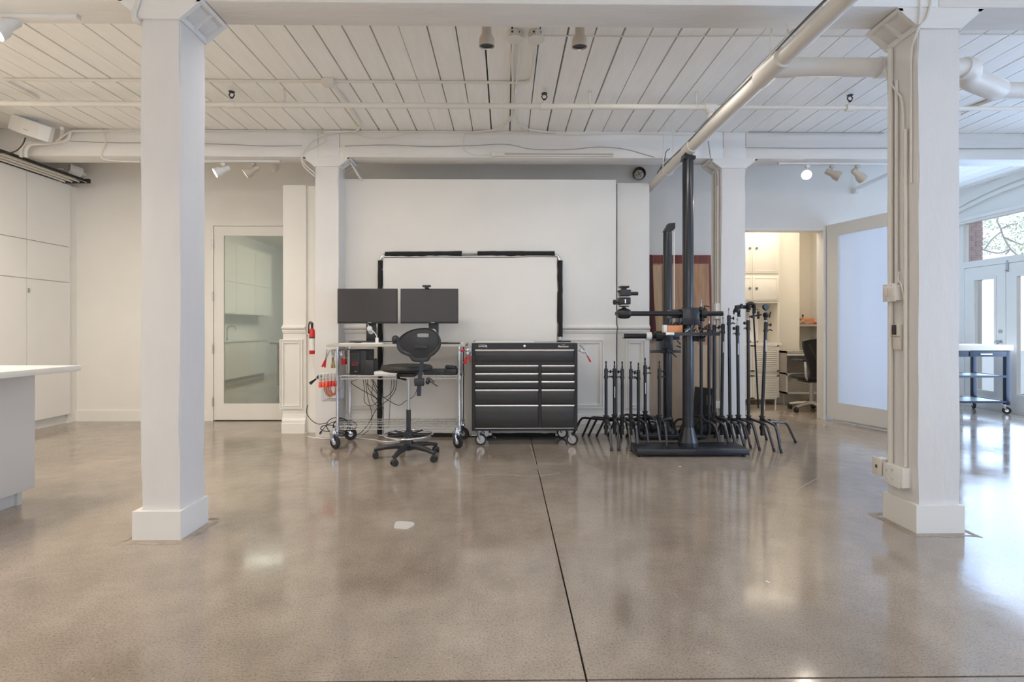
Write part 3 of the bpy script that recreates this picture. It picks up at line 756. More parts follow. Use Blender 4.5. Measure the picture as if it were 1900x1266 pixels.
# computer tower and small box on the middle shelf
KZ = KM + .018
x0, x1 = PX(648, 5.06), PX(680, 5.06)
tw = thing('computer_tower', 'black computer tower with red emblem on the middle shelf of the cart', 'computer', ((x0 + x1) / 2, 5.2, KZ))
MB().box(x0, x1, 5.06, 5.36, KZ, PZ(650, 5.06), .008).build('case', PLB, tw)
MB().box(x0 + .01, x0 + .105, 5.052, 5.06, KZ + .02, PZ(652, 5.06) - .01, .003).build('front_panel', BLK, tw)
MB().tube(spline([(x0 + .03, 5.050, KZ + .10), (x0 + .045, 5.050, KZ + .12), (x0 + .085, 5.050, KZ + .118), (x0 + .075, 5.050, KZ + .10), (x0 + .045, 5.050, KZ + .095)], 4, True), .0022, 5, True).build('emblem', REDP, tw)
MB().box(x0 + .055, x0 + .075, 5.050, 5.053, KZ + .03, KZ + .036).build('logo_mark', GREYP, tw)
x0, x1 = PX(678, 5.02), PX(693, 5.02)
tag(MB().box(x0 - .01, x1, 5.03, 5.2, KZ, PZ(668, 5.02), .008).tube(spline([(x1 - .01, 5.1, PZ(669, 5)), (x1 + .01, 5.08, PZ(666, 5)), (x1 + .02, 5.06, PZ(675, 5)), (x1 + .015, 5.06, KZ + .03)]), .003, 6).build('external_drive', PLB, None), 'small black drive box beside the computer tower on the middle shelf', 'drive')
tag(MB().obox((PX(723, 5.1), 5.12, KZ + .018), (.27, .22, .034), (0, 0, .05), .004).build('white_box', PAPER, None), 'flat white box on the middle shelf beneath the stool seat', 'box')
tag(MB().obox((PX(806, 5.05), 5.1, KZ + .028), (.20, .16, .05), (0, 0, 0), .005).build('black_case', PLB, None), 'flat black case on the middle shelf right of the stool seat', 'case')
pr = thing('battery_charger', 'boxy black charger at the right end of the middle shelf', 'charger', (PX(836, 5.05), 5.1, KZ))
MB().obox((PX(835.5, 5.05), 5.1, KZ + .03), (.125, .16, .06), (0, 0, 0), .006).build('body', PLB, pr)
MB().obox((PX(835.5, 5.05), 5.11, KZ + .073), (.105, .12, .026), (0, .1, 0), .008).build('lid', PLB, pr)

# hanging cables under the shelf
def cable(label, pts, r=.004, m=RUB, k=8, name='cable', cat='cable', group=None):
    return tag(MB().tube(spline(pts, k), r, 6).build(name, m, None), label, cat, group)
def pp(l, Y, dY=0): return [P(x, y, Y + dY * i / max(1, len(l) - 1)) for i, (x, y) in enumerate(l)]
cabs = [
 ([(666, 703), (652, 710), (668, 722), (696, 738), (704, 752), (712, 758)], .0035),
 ([(674, 703), (676, 725), (676, 745), (686, 753), (698, 748), (702, 735), (694, 715), (688, 703)], .0035),
 ([(682, 703), (684, 722), (700, 740), (704, 730), (696, 712), (690, 703)], .0035),
 ([(678, 703), (682, 735), (690, 770), (686, 795), (672, 808)], .0035),
 ([(712, 738), (738, 752), (752, 745), (768, 735), (774, 722)], .0035),
 ([(736, 703), (733, 725), (720, 742), (700, 758), (690, 775)], .0035),
 ([(731, 703), (730, 722), (718, 736), (705, 735), (690, 720), (680, 712)], .0035),
 ([(690, 775), (680, 792), (664, 806), (640, 806), (626, 800), (618, 790)], .004),
 ([(727, 703), (724, 745), (722, 780), (720, 796)], .0025),
 ([(694, 703), (690, 740), (706, 758), (700, 748)], .003)]
cab_labels = ['black cable slanting down right from the computer tower under the cart shelf', 'black cable forming the deepest round loop below the computer tower', 'black cable forming a narrow loop right of the deepest one under the cart', 'black cable dropping from the tower all the way to the floor', 'black cable swinging right in a wide arc towards the stool post', 'black cable curving down left from under the white box', 'black cable sweeping from beneath the white box back up to the tower', 'black cable trailing low behind the cart to the left caster', 'very thin cable hanging straight down under the white box', 'short thin cable hooking back up below the middle shelf']
for i, (l, r_) in enumerate(cabs):
    cable(cab_labels[i], pp(l, 5.22 + .012 * i, .02), r_, group='cables looping under the cart')
for i, (cx_, cy_, rx, rz) in enumerate(((626, 790, 20, 15), (634, 793, 16, 16), (640, 790, 22, 10), (610, 795, 15, 6))):
    pts = []
    for q in range(14):
        a_ = 2 * PI * q / 12 + i; p = P(cx_ + rx * math.cos(a_), cy_ + rz * math.sin(a_), 5.3 + .02 * math.sin(a_ * 2 + i) + .03 * (i - 1))
        p.z = max(.012, p.z); pts.append(p)
    cable(['widest tilted cable coil by the left post of the computer cart', 'round black cable coil behind the left caster of the cart', 'flat wide black cable coil at the left end of the bottom shelf', 'smallest black cable coil, just left of the cart post'][i], pts, .0045, group='cable coils behind the left caster')
pl_ = [P(571, 752, 5.42), P(569, 765, 5.42), P(576, 778, 5.40), P(590, 787, 5.38), P(606, 785, 5.36)]
cable('black cable end curling up left of the far column', pl_, .004)
pl_ = [P(624, 782, 5.35), P(608, 788, 5.32), P(597, 800, 5.3)]
cb = thing('plug_cable', 'black power cord with plug hanging left of the computer cart', 'cable', P(597, 803, 5.3))
MB().tube(spline(pl_), .004, 6).build('cord', RUB, cb); MB().obox(P(595, 803, 5.3), (.018, .018, .035), (0, .5, 0), .004).build('plug', RUB, cb)
g0 = G(570, 800); 
cable('white extension cord lying along the floor from the far column to the tool chest', [Vector((PX(568, 5.44), 5.44, .06)), G(570, 810, .006), G(600, 814, .006), G(640, 812, .006), G(690, 816, .006), G(720, 820, .006), G(760, 815, .006), G(800, 810, .006)], .006, PAPER)
cable('white cable on the floor behind the tool chest', [G(846, 808, .006), G(870, 806, .006), G(905, 808, .006), G(920, 812, .006)], .005, PAPER)

# spring clamps
def spring_clamp(label, c, L=.10, rot=(0, 0, 0), grip=REDP, body=STEEL, group=None, spread=.16):
    """two jaws side by side, hanging grips down; c = pivot"""
    t = thing('spring_clamp', label, 'clamp', c, group); L *= 1.25
    E = Euler(rot).to_matrix().to_4x4(); M = Matrix.Translation(c) @ E
    for s_ in (-1, 1):
        T2 = Matrix.Rotation(s_ * spread, 4, 'Y')
        m2 = MB().box(-.006 + s_ * .004, .006 + s_ * .004, -.010, .010, -L * .30, L * .42, .002, M @ T2); m2.build('jaw', body, t)
        MB().box(-.0085 + s_ * .006, .0085 + s_ * .006, -.012, .012, -L * .75, -L * .25, .004, M @ T2).build('grip', grip, t)
    MB().cyl(M @ Vector((0, -.013, 0)), M @ Vector((0, .013, 0)), .009, n=12).build('spring', CHR, t)
    return t
GC = 'spring clamps hanging at the left end of the computer cart'
for i, (px, py, g, lab, rt, L) in enumerate(((606, 661, REDP, 'red spring clamp with open grips hanging leftmost below the cart table', (.2, .25, .4), .12), (618, 661, GOLD, 'tan gripped spring clamp hanging below the cart table beside the left post', (0, 0, 0), .125), (633, 658, REDP, 'dark red spring clamp hanging just right of the left cart post', (0, -.2, .3), .11), (640.5, 660, REDP, 'short red spring clamp hanging right of the cart post, below the monitor', (0, 0, 1.4), .095))):
    c = P(px, py, 4.97 + .06 * i)
    spring_clamp(lab, c, L, rt, g, group=None)
# wire basket with orange cord
bx0_, bx1_ = PX(596, 5.03), PX(644, 5.03)
zb0, zb1 = PZ(744, 5.05), PZ(704, 5.05)
wk = thing('wire_basket', 'small wire basket hung on the left side of the cart', 'basket', ((bx0_ + bx1_) / 2, 5.12, zb0))
m2 = MB(); y0, y1 = 5.04, 5.26; xi0, xi1 = bx0_, kx0 - .02
for z in (zb0, (zb0 + zb1) / 2, zb1): m2.tube([(xi0, y0, z), (xi1, y0, z), (xi1, y1, z), (xi0, y1, z)], .0018, 5, True)
for i in range(9):
    x = xi0 + (xi1 - xi0) * i / 8; m2.tube([(x, y0, zb1), (x, y0, zb0), (x, y1, zb0), (x, y1, zb1)], .0012, 4)
for i in range(1, 10):
    y = y0 + (y1 - y0) * i / 10; m2.tube([(xi0, y, zb1), (xi0, y, zb0), (xi1, y, zb0), (xi1, y, zb1)], .0012, 4)
m2.build('wire_cage', STEEL, wk)
m2 = MB(); cxm, rr = (xi0 + xi1) / 2, (xi1 - xi0) / 2 - .012
for i in range(9):
    y = y0 + .02 + i * .02
    pts = [Vector((cxm + rr * (.9 - .06 * (i % 3)) * math.cos(a), y + .012 * math.sin(a * 2 + i), (zb0 + zb1) / 2 + .012 + .085 * (.9 - .05 * (i % 4)) * math.sin(a))) for a in [2 * PI * q / 16 for q in range(16)]]
    m2.tube(pts, .0042, 6, True)
tag(m2.build('coiled_cord', HOSE, None), 'coil of orange cord in the wire basket', 'cord')
tag(MB().tube([(xi0 - .05, 5.03, zb1 + .015), (xi1 + .03, 4.995, zb1 + .06)], .004, 6).build('support_bar', STEEL, None), 'thin steel bar carrying the row of orange-red clamps', 'bar')
for i in range(5):
    px = 594 + i * 6.2
    c = P(px, 703 - i * .5, 5.0 - i * .004)
    spring_clamp('%s orange-red spring clamp in the row hanging over the wire basket' % ['leftmost', 'second from left', 'middle', 'fourth from left', 'rightmost'][i], c, .09, (0, 0, 1.45 + .1 * (i % 2)), ORG if i < 3 else REDP, ALU, 'row of clamps over the wire basket')
spring_clamp('black spring clamp with red tips sticking out left of the wire basket', P(588, 702, 5.0), .09, (0, .9, 0), BLK, BLK)
# right end clamps by tool chest
spring_clamp('red spring clamp hanging between the computer cart and the tool chest', P(868, 656, 4.99), .11, (0, .3, 0), REDP, STEEL)
spring_clamp('small red spring clamp lying over the right cart rail', P(867, 649, 4.95), .07, (0, 1.4, .3), REDP, STEEL)

# ================================================================== DRAFTING STOOL
YG = 4.62; xc = PX(758, YG)
stl = thing('drafting_stool', 'black drafting stool with round foot ring and five casters in front of the cart', 'stool', (xc, YG, 0))
for i in range(5):
    a = math.radians(-103 + 72 * i); d = Vector((math.cos(a), math.sin(a), 0)); L = .29
    p0 = Vector((xc, YG, .125)); p1 = p0 + d * L * .5 + Vector((0, 0, -.012)); p2 = p0 + d * L + Vector((0, 0, -.048))
    m2 = MB(); q = Matrix.Rotation(a, 4, 'Z')
    secs = [(0.02, .034, .042, .105), (.10, .028, .036, .108), (.2, .022, .03, .098), (.275, .019, .026, .082), (.30, .018, .014, .078)]
    rings = []
    for (u, hw, hh, zc_) in secs:
        ring = []
        for (sy, sz) in ((-.7, -1), (.7, -1), (1, -.3), (1, .4), (.55, 1), (-.55, 1), (-1, .4), (-1, -.3)):
            ring.append(m2.bm.verts.new(Matrix.Translation((xc, YG, 0)) @ q @ Vector((u, sy * hw, zc_ + sz * hh * .6))))
        rings.append(ring)
    for r0, r1 in zip(rings, rings[1:]):
        for k in range(8): m2.bm.faces.new((r0[k], r0[(k + 1) % 8], r1[(k + 1) % 8], r1[k]))
    m2.bm.faces.new(rings[0][::-1]); m2.bm.faces.new(rings[-1])
    ba = m2.build('base_arm', PLB, stl)
    pc = Vector((xc, YG, 0)) + d * .288; yw = a + .9 + i
    cst = MB().sph((pc.x, pc.y, .042), .026, (1, 1, .9), 12).cyl((pc.x, pc.y, .04), (pc.x, pc.y, .075), .010).build('caster', PLB, stl)
    ax = Vector((math.cos(yw), math.sin(yw), 0))
    for s_ in (-1, 1):
        cc = Vector((pc.x, pc.y, .027)) + ax * s_ * .018
        MB().cyl(cc - ax * .008, cc + ax * .008, .027, n=18).build('wheel', RUB, cst)
MB().lathe([(0, .07), (.04, .07), (.042, .14), (.034, .165), (.0, .17)], (xc, YG, 0)).build('base_hub', PLB, stl)
zr = .208
MB().tube([(xc + .212 * math.cos(2 * PI * i / 40), YG + .212 * math.sin(2 * PI * i / 40), zr) for i in range(40)], .0085, 10, True).build('foot_ring', CHR, stl)
m2 = MB().lathe([(.045, zr - .02), (.045, zr + .02), (.028, zr + .03)], (xc, YG, 0))
for i in range(5):
    a = math.radians(-80 + 72 * i); m2.tube([(xc + .03 * math.cos(a), YG + .03 * math.sin(a), zr), (xc + .208 * math.cos(a), YG + .208 * math.sin(a), zr)], .009, 8)
m2.build('ring_spokes', PLB, stl)
MB().cyl((xc, YG, .16), (xc, YG, PZ(760, YG)), .021).build('column_sleeve', PLB, stl)
MB().cyl((xc, YG, .3), (xc, YG, .70), .0125).build('gas_column', STEEL, stl)
sx_, sy_ = PX(754, 4.68), 4.70; zs = PZ(690, 4.6)
prof = [(0, 0), (.10, 0), (.17, .003), (.215, .014), (.232, .032), (.232, .048), (.218, .063), (.17, .070), (.08, .066), (0, .063)]
MB().lathe([(r, z) for r, z in prof], (sx_, sy_, zs - .012), n=36, sxy=(1.0, .93)).build('seat', mat('seat_foam', (.035, .034, .033), .5, bump=.3, bscale=60), stl)
MB().obox((sx_ + .01, sy_ - .02, zs - .03), (.16, .2, .03), bev=.006).tube([(sx_ - .05, sy_, zs - .03), (sx_ - .03, 4.45, zs - .04), (xc, 4.5, zs - .06)], .010, 8).build('seat_plate', BLK, stl)
xb = PX(780, 4.42)
bar = [(xb + .02, 4.47, PZ(650, 4.42)), (xb + .012, 4.425, PZ(668, 4.42)), (xb + .004, 4.40, PZ(690, 4.40)), (xb - .006, 4.40, PZ(710, 4.40)), (xb - .010, 4.40, PZ(735, 4.40))]
m2 = MB()
for p, q in zip(bar, bar[1:]):
    m2.prism([(p[0] - .017, p[2]), (p[0] + .017, p[2]), (q[0] + .017, q[2]), (q[0] - .017, q[2])], p[1] - .004, p[1] + .010)
m2.build('back_bar', NAVY, stl)
MB().obox((xb - .008, 4.42, PZ(709, 4.42)), (.082, .06, .062), (0, 0, .1), .006).obox((xb - .03, 4.46, PZ(709, 4.42)), (.05, .1, .04), (0, 0, .3), .004).build('tilt_mechanism', PLB, stl)
MB().lathe([(.012, 0), (.028, .006), (.030, .02), (.02, .03), (0, .032)], (xb + .048, 4.42, PZ(707, 4.42)), (1, -.25, 0), 12).build('knob', PLB, stl)
MB().tube([P(795, 706, 4.45), P(812, 717, 4.42)], [.004, .005], 8).tube([P(797, 701, 4.5), P(806, 710, 4.44)], .004, 8).build('lever', PLB, stl)
# backrest: egg outline with a handle slot
YBK = 4.42
o_px = [(430, 125), (480, 134), (530, 172), (553, 215), (555, 262), (540, 300), (505, 340), (470, 365), (455, 392), (425, 402), (375, 404), (335, 400), (314, 385), (298, 360), (260, 345), (222, 325), (198, 292), (193, 255), (208, 218), (238, 185), (285, 155), (350, 133)]
outl = spline([P(690 + x / 4.367, 580 + y / 4.367, YBK) for x, y in o_px], 4, True)
cxo, czo = PX(690 + 400 / 4.367, YBK), PZ(580 + 215 / 4.367, YBK)
scx, scz = PX(690 + 412 / 4.367, YBK), PZ(580 + 185 / 4.367, YBK)
N = len(outl)
def ringpts(fr):   # 0 = slot, 1 = outline
    out = []
    for p in outl:
        a = math.atan2(p.z - scz, p.x - scx); hw, hh = .052, .0165
        k = (abs(math.cos(a) / hw) ** 5 + abs(math.sin(a) / hh) ** 5) ** (-.2)
        s0 = Vector((scx + k * math.cos(a), 0, scz + k * math.sin(a)))
        out.append(Vector((s0.x + (p.x - s0.x) * fr, 0, s0.z + (p.z - s0.z) * fr)))
    return out
m2 = MB(); rings = []
ext = max((p - Vector((cxo, YBK, czo))).length for p in outl)
def yb(p, off):    # shell curves towards the camera at its rim, convex behind
    d = Vector((p.x - cxo, 0, p.z - czo)).length / ext
    return YBK + off + .035 * d * d
seq = [(0, .0, 0), (.04, -.004, 0), (.3, -.006, 0), (.6, -.006, 0), (.84, -.004, 0), (.89, -.012, 0), (.96, -.014, 0), (1, .0, 0), (1, .028, 0), (.94, .044, 0), (.6, .046, 0), (.3, .046, 0), (.03, .044, 0), (0, .036, 0)]
for fr, off, _ in seq:
    rings.append([m2.bm.verts.new((p.x, yb(p, off), p.z)) for p in ringpts(fr)])
for r0, r1 in zip(rings, rings[1:] + [rings[0]]):
    for k in range(N): m2.bm.faces.new((r0[k], r0[(k + 1) % N], r1[(k + 1) % N], r1[k]))
bk = m2.build('backrest', PLB, stl)
zz = PZ(580 + 285 / 4.367, YBK)
MB().box(xb - .045, xb + .062, YBK - .016, YBK + .01, zz - .012, zz + .022, .006).build('mount_pad', PLB, bk)

# ================================================================== TOOL CHEST
YT = 5.06
def tz(v): return PZ(620 + v / 5.754, YT)
def tx(v): return PX(860 + v / 5.754, YT)
X0, X1 = tx(88), tx(1218)
tcst = thing('tool_chest', 'black rolling tool chest with eleven silver-edged drawers', 'tool chest', ((X0 + X1) / 2, YT + .2, 0))
MB().box(X0, tx(126), YT, YT + .42, tz(1035), tz(98), .002).box(tx(1180), X1, YT, YT + .42, tz(1035), tz(98), .002).box(tx(126), tx(1180), YT, YT + .42, tz(160), tz(98)).box(tx(126), tx(1180), YT + .0, YT + .42, tz(1035), tz(1003)).box(tx(126), tx(1180), YT + .02, YT + .42, tz(1003), tz(160)).box(tx(126), tx(1180), YT, YT + .03, tz(325), tz(296)).box(tx(800), tx(830), YT, YT + .03, tz(1003), tz(325)).build('cabinet_body', BLKM, tcst, smooth=False)
MB().box(X0 + .01, X1 - .01, YT + .01, YT + .41, tz(98), tz(98) + .006, .002).build('top_mat', GREYP, tcst)
CHESTM = mat('satin_black_enamel', (.028, .027, .028), .32, coat=.15)
def drawer(a, b, zt_, zb_):
    d = MB().box(tx(a), tx(b), YT - .006, YT + .018, tz(zb_), tz(zt_ + 3), .0015).build('drawer', CHESTM, tcst)
    MB().prism([(YT - .006, tz(zt_)), (YT - .024, tz(zt_ + 1)), (YT - .026, tz(zt_ + 10)), (YT - .018, tz(zt_ + 19)), (YT - .006, tz(zt_ + 22))], tx(a), tx(b), 'x').build('handle', ALU, d, smooth=False)
drawer(126, 1176, 165, 288)
for (a, b) in ((127, 796), (832, 1180)):
    for (p, q) in ((330, 404), (416, 491), (502, 578), (590, 744), (754, 996)): drawer(a, b, p, q)
MB().lathe([(.009, 0), (.009, .004), (0, .005)], (tx(652), YT, tz(128)), (0, -1, 0)).build('lock', CHR, tcst)
MB().prism([(tx(652) - .014, tz(128)), (tx(652), tz(128) + .014), (tx(652) + .014, tz(128)), (tx(652), tz(128) - .014)], YT - .001, YT).build('lock_plate', ALU, tcst, smooth=False)
lg = MB()
for k in range(4): lg.box(tx(165), tx(250 - 6 * (k == 0)), YT - .0012, YT - .0002, tz(148) + .0016 + k * .0, tz(146) + .0008)
lg.box(tx(165), tx(235), YT - .0012, YT - .0002, tz(118), tz(115)).box(tx(235), tx(252), YT - .0012, YT - .0002, tz(124), tz(120)).box(tx(248), tx(252), YT - .0012, YT - .0002, tz(148), tz(120))
lg.build('logo_frame', WHITEINK, tcst, smooth=False)
text('MAXIMUM', 'lettering', WHITEINK, tcst, (tx(205), YT - .0008, tz(132)), .0175, .0004, offs=.0006)
text('Mastercraft', 'lettering', WHITEINK, tcst, (tx(1065), YT - .0008, tz(114)), .0085, .0004, .2)
text('Maximum', 'lettering', WHITEINK, tcst, (tx(1062), YT - .0008, tz(133)), .026, .0004, .35, offs=.0006)
MB().box(tx(126), tx(1180), YT - .003, YT + .0, tz(1010), tz(1003)).build('bottom_trim', STEEL, tcst, smooth=False)
zc_ = .058
for (x, y, yw) in ((tx(182), YT + .05, 1.55), (tx(1168), YT + .04, 1.25), (tx(1100), YT + .36, 1.3), (tx(215), YT + .36, 1.7)):
    caster(tcst, (x, y, zc_), .056, .032, yw, STEEL, RUB, hub=STEEL)
MB().box(tx(262), tx(300), YT + .02, YT + .06, .10, .125, .003).build('brake_tag', GREYP, tcst)
tag(MB().box(tx(110), tx(755), YT + .03, YT + .3, tz(98) + .0065, tz(98) + .013, .002).build('tray', PAPER, None), 'flat pale tray lying on top of the tool chest', 'tray')
tag(MB().obox((tx(1085), YT + .12, tz(98) + .014), (.14, .03, .014), (0, 0, .1), .004).obox((tx(1040), YT + .12, tz(98) + .018), (.02, .04, .02), (0, 0, .1), .004).build('screwdriver', PLB, None), 'small black hand tool on the right end of the tool chest top', 'tool')
tag(MB().cyl((tx(112), YT + .1, tz(98) + .006), (tx(112), YT + .1, tz(98) + .02), .008).build('knob_cap', PLB, None), 'tiny black knob on the left end of the chest top', 'knob')
# locking pliers hanging on the right side
lp = thing('locking_clamp', 'silver locking clamp with red handle hanging on the right side of the tool chest', 'clamp', P(1082, 650, 5.12))
MB().tube([P(1076, 640, 5.1), P(1081, 646, 5.1), P(1074, 652, 5.1)], .008, 8).tube(spline([P(1078, 642, 5.1), P(1084, 648, 5.1), P(1090, 660, 5.1)]), [.009] * 12 + [.010], 8).obox(P(1081, 652, 5.1), (.05, .02, .03), (0, .5, 0), .004).build('jaws', STEEL, lp)
MB().tube([P(1089, 659, 5.1), P(1096, 672, 5.1)], [.006, .009], 8).build('handle', REDP, lp)
lp2 = thing('locking_clamp', 'silver and red locking clamp on the left side of the tool chest', 'clamp', P(872, 655, 5.04))
MB().tube([P(864, 655, 5.0), P(876, 654, 5.0)], .008, 8).tube([P(872, 648, 5.02), P(874, 660, 5.02)], .010, 8).build('jaws', STEEL, lp2)
MB().tube([P(870, 660, 5.0), P(874, 671, 5.0)], [.008, .010], 8).build('handle', REDP, lp2)

# ================================================================== CAMERA STANDS
def cam_stand(label, pxl, pxr, pytop, Y, base, group):
    x = (PX(pxl, Y) + PX(pxr, Y)) / 2; r = (PX(pxr, Y) - PX(pxl, Y)) / 2; zt_ = PZ(pytop, Y)
    t = thing('camera_stand', label, 'camera stand', (x, Y, 0), group)
    bx0, bx1, by0, by1, bz = base
    MB().box(bx0, bx1, by0, by1, .018, bz, .006).build('base_plate', STANDM, t)
    for (a, b) in ((bx0 + .04, by0 + .03), (bx1 - .04, by0 + .03), (bx0 + .04, by1 - .03), (bx1 - .04, by1 - .03)): MB().cyl((a, b, 0), (a, b, .02), .02).build('foot', RUB, t)
    MB().lathe([(.0, bz), (.094, bz), (.094, bz + .03), (.088, bz + .035), (r + .006, bz + .16), (r + .004, bz + .17), (0, bz + .17)], (x, Y, 0), n=32).build('base_collar', STANDM, t)
    MB().lathe([(r, bz + .16), (r, zt_ - .02), (r - .004, zt_), (0, zt_)], (x, Y, 0), n=32).build('column', STANDM, t)
    return t, x, r, zt_
YS = 4.76
Xb0, Xb1 = PX(1182, 4.60), PX(1391, 4.60)
c1, x1_, r1_, z1_ = cam_stand('tall black studio camera stand on a low rectangular base, front one, with cross arm', 1266.5, 1286.5, 292, YS, (Xb0, Xb1, 4.60, 4.90, .072), 'studio camera stands')
MB().prism([(x1_ - r1_ - .004, z1_ - .02), (x1_ + r1_ + .004, z1_ - .02), (x1_ + r1_ + .004, z1_ + .005), (x1_ + .025, z1_ + .01), (x1_ + .015, z1_ + .055), (x1_ - .025, z1_ + .055), (x1_ - .045, z1_ + .03), (x1_ - .05, z1_)], YS - .052, YS + .052).build('top_cap', BLK, c1, smooth=False)
MB().box(PX(1264.5, 4.66), PX(1295, 4.66), 4.625, 4.70, PZ(603, 4.66), PZ(571, 4.66), .004).box(PX(1249, 4.66), PX(1268, 4.66), 4.69, 4.83, PZ(590, 4.66), PZ(574, 4.66), .004).box(PX(1264.5, 4.66), PX(1296, 4.66), 4.70, 4.86, PZ(600, 4.66), PZ(574, 4.66), .004).build('carriage', STANDM, c1)
YAR = 4.80
za = PZ(582, 4.66)
MB().cyl((PX(1148, 4.66), 4.665, za), (PX(1341, 4.66), 4.665, za), .0215, n=20).build('cross_arm', BLKM, c1)
MB().lathe([(.0, 0), (.0225, 0), (.0225, .006), (0, .006)], (PX(1341, 4.66), 4.665, za), (1, 0, 0)).build('end_cap', mat('pale_green_cap', (.50, .52, .36), .5), c1)
MB().cyl((PX(1300, 4.66), 4.665, za), (PX(1310, 4.66), 4.665, za), .042, n=20).tube([(PX(1306, 4.66), 4.66, za + .03), (PX(1306, 4.66), 4.64, za + .07), (PX(1314, 4.66), 4.63, za + .06)], .006, 8).obox((PX(1304, 4.66), 4.665, za - .05), (.03, .04, .04), bev=.006).build('clamp_collar', BLK, c1)
MB().box(PX(1238, 4.66), PX(1331, 4.66), 4.60, 4.95, PZ(623, 4.66), PZ(620, 4.66)).box(PX(1238, 4.66), PX(1331, 4.66), 4.595, 4.605, PZ(623, 4.66), PZ(617, 4.66)).box(PX(1327, 4.66), PX(1331, 4.66), 4.60, 4.95, PZ(623, 4.66), PZ(617, 4.66)).build('tool_tray', STANDM, c1, smooth=False)
MB().box(PX(1231, 4.66), PX(1246, 4.66), 4.585, 4.598, PZ(622, 4.6), PZ(617, 4.6), .002).build('tray_label', ALU, c1)
MB().box(PX(1290, 4.8), PX(1303, 4.8), 4.72, 4.9, PZ(634, 4.8), PZ(624, 4.8), .004).tube([P(1300, 630, 4.7), P(1309, 624, 4.7)], .010, 8).build('tray_bracket', BLK, c1)
# geared head on the left end of the arm
gx = PX(1158, 4.66)
gh = thing('tripod_head', 'black geared tripod head clamped at the left end of the cross arm', 'tripod head', (gx, 4.665, za))
def qx(px): return PX(px, 4.66)
def qz(py): return PZ(py, 4.66)
MB().lathe([(.0, -.06), (.036, -.055), (.045, -.035), (.047, 0), (.045, .035), (.036, .055), (0, .055)], (gx, 4.665, za), (1, 0, 0), 20).build('arm_clamp', BLK, gh)
MB().lathe([(.045, za + .03), (.03, za + .045), (.018, za + .05), (.018, za + .06), (.046, za + .062), (.046, za + .07), (.02, za + .072)], (gx, 4.665, 0)).build('clamp_neck', BLK, gh)
MB().box(qx(1147), qx(1168.5), 4.62, 4.71, qz(565), qz(552), .006).obox((qx(1150), 4.665, qz(561)), (.03, .05, .05), (0, .3, 0), .006).build('lower_body', BLK, gh)
MB().box(qx(1149), qx(1168), 4.60, 4.70, qz(550), qz(538), .005).obox((qx(1148), 4.65, qz(541)), (.02, .05, .02), (0, .4, 0), .004).build('gear_housing', PLB, gh)
MB().cyl((qx(1168), 4.64, qz(545)), (qx(1182.5), 4.64, qz(545)), .0165, n=16).build('crank_knob', BLK, gh)
MB().lathe([(.02, 0), (.024, .006), (.024, .02), (.014, .026), (0, .028)], (qx(1142), 4.64, qz(561)), (-1, 0, 0), 7).cyl((qx(1142), 4.64, qz(561)), (qx(1148), 4.64, qz(561)), .008).build('pan_knob', RUB, gh)
MB().box(qx(1149), qx(1165.5), 4.61, 4.70, qz(534.5), qz(531), .002).box(qx(1153), qx(1161), 4.62, 4.69, qz(538), qz(534), .002).build('camera_plate', BLK, gh)
MB().cyl((qx(1158), 4.615, qz(556)), (qx(1158), 4.615, qz(563)), .006).build('level_rod', CHR, gh)
MB().lathe([(.016, 0), (.016, .008), (0, .01)], (qx(1143.5), 4.665, za), (-1, 0, 0), 8).build('end_knob', BLK, gh)
# things in the tray
ob = thing('orange_box', 'open orange wooden box standing in the tray of the front camera stand', 'box', P(1247, 619, 4.7))
x0, x1, z0, z1 = PX(1237, 4.68), PX(1265, 4.68), PZ(618, 4.68) + .002, PZ(604, 4.68)
MB().box(x0, x1, 4.66, 4.668, z0, z1).box(x0, x1, 4.80, 4.808, z0, z1).box(x0, x0 + .008, 4.66, 4.808, z0, z1).box(x1 - .008, x1, 4.66, 4.808, z0, z1).box(x0, x1, 4.66, 4.808, z0, z0 + .008).build('box_body', mat('orange_board', (.80, .33, .14), .55), ob, smooth=False)
MB().box(x0 - .032, x0 - .002, 4.66, 4.72, z0 + .002, z1 + .004, .002).build('paper_tag', PAPER, ob)
tag(MB().obox(((x0 + x1) / 2 + .03, 4.72, z1 + .004), (.05, .05, .045), (0, .5, .2), .01).obox(((x0 + x1) / 2 - .02, 4.73, z1 - .002), (.04, .03, .04), (0, -.6, 0), .006).build('camera_parts', PLB, None), 'black camera parts sticking out of the orange box', 'camera part')
bp_ = thing('battery_pack', 'black battery pack with white print leaning in the tray before the column', 'battery', P(1276, 614, 4.63))
MB().obox(P(1276, 612.5, 4.63), (.062, .02, .04), (0, -.42, 0), .003).build('case', PLB, bp_)
MB().obox(P(1274, 615, 4.618), (.03, .002, .006), (0, -.42, 0)).obox(P(1277, 612, 4.618), (.035, .002, .004), (0, -.42, 0)).build('print', WHITEINK, bp_, smooth=False)
m2 = MB()
for i in range(26):
    p = P(R.uniform(1288, 1326), R.uniform(603, 616), 4.66 + R.uniform(0, .16))
    if i % 3: m2.obox(p, (R.uniform(.015, .035), .015, R.uniform(.008, .02)), (R.uniform(0, 3), R.uniform(0, 3), R.uniform(0, 3)), .002)
    else: m2.cyl(p, p + Vector((R.uniform(-.03, .03), 0, R.uniform(-.02, .02))), .007, n=8)
gr = m2.build('small_grips', mat('mixed_hardware', (.06, .055, .05), .3, metal=.4), None); tag(gr, 'heap of small metal grips and screws in the tray right of the column', 'hardware', kind='stuff')

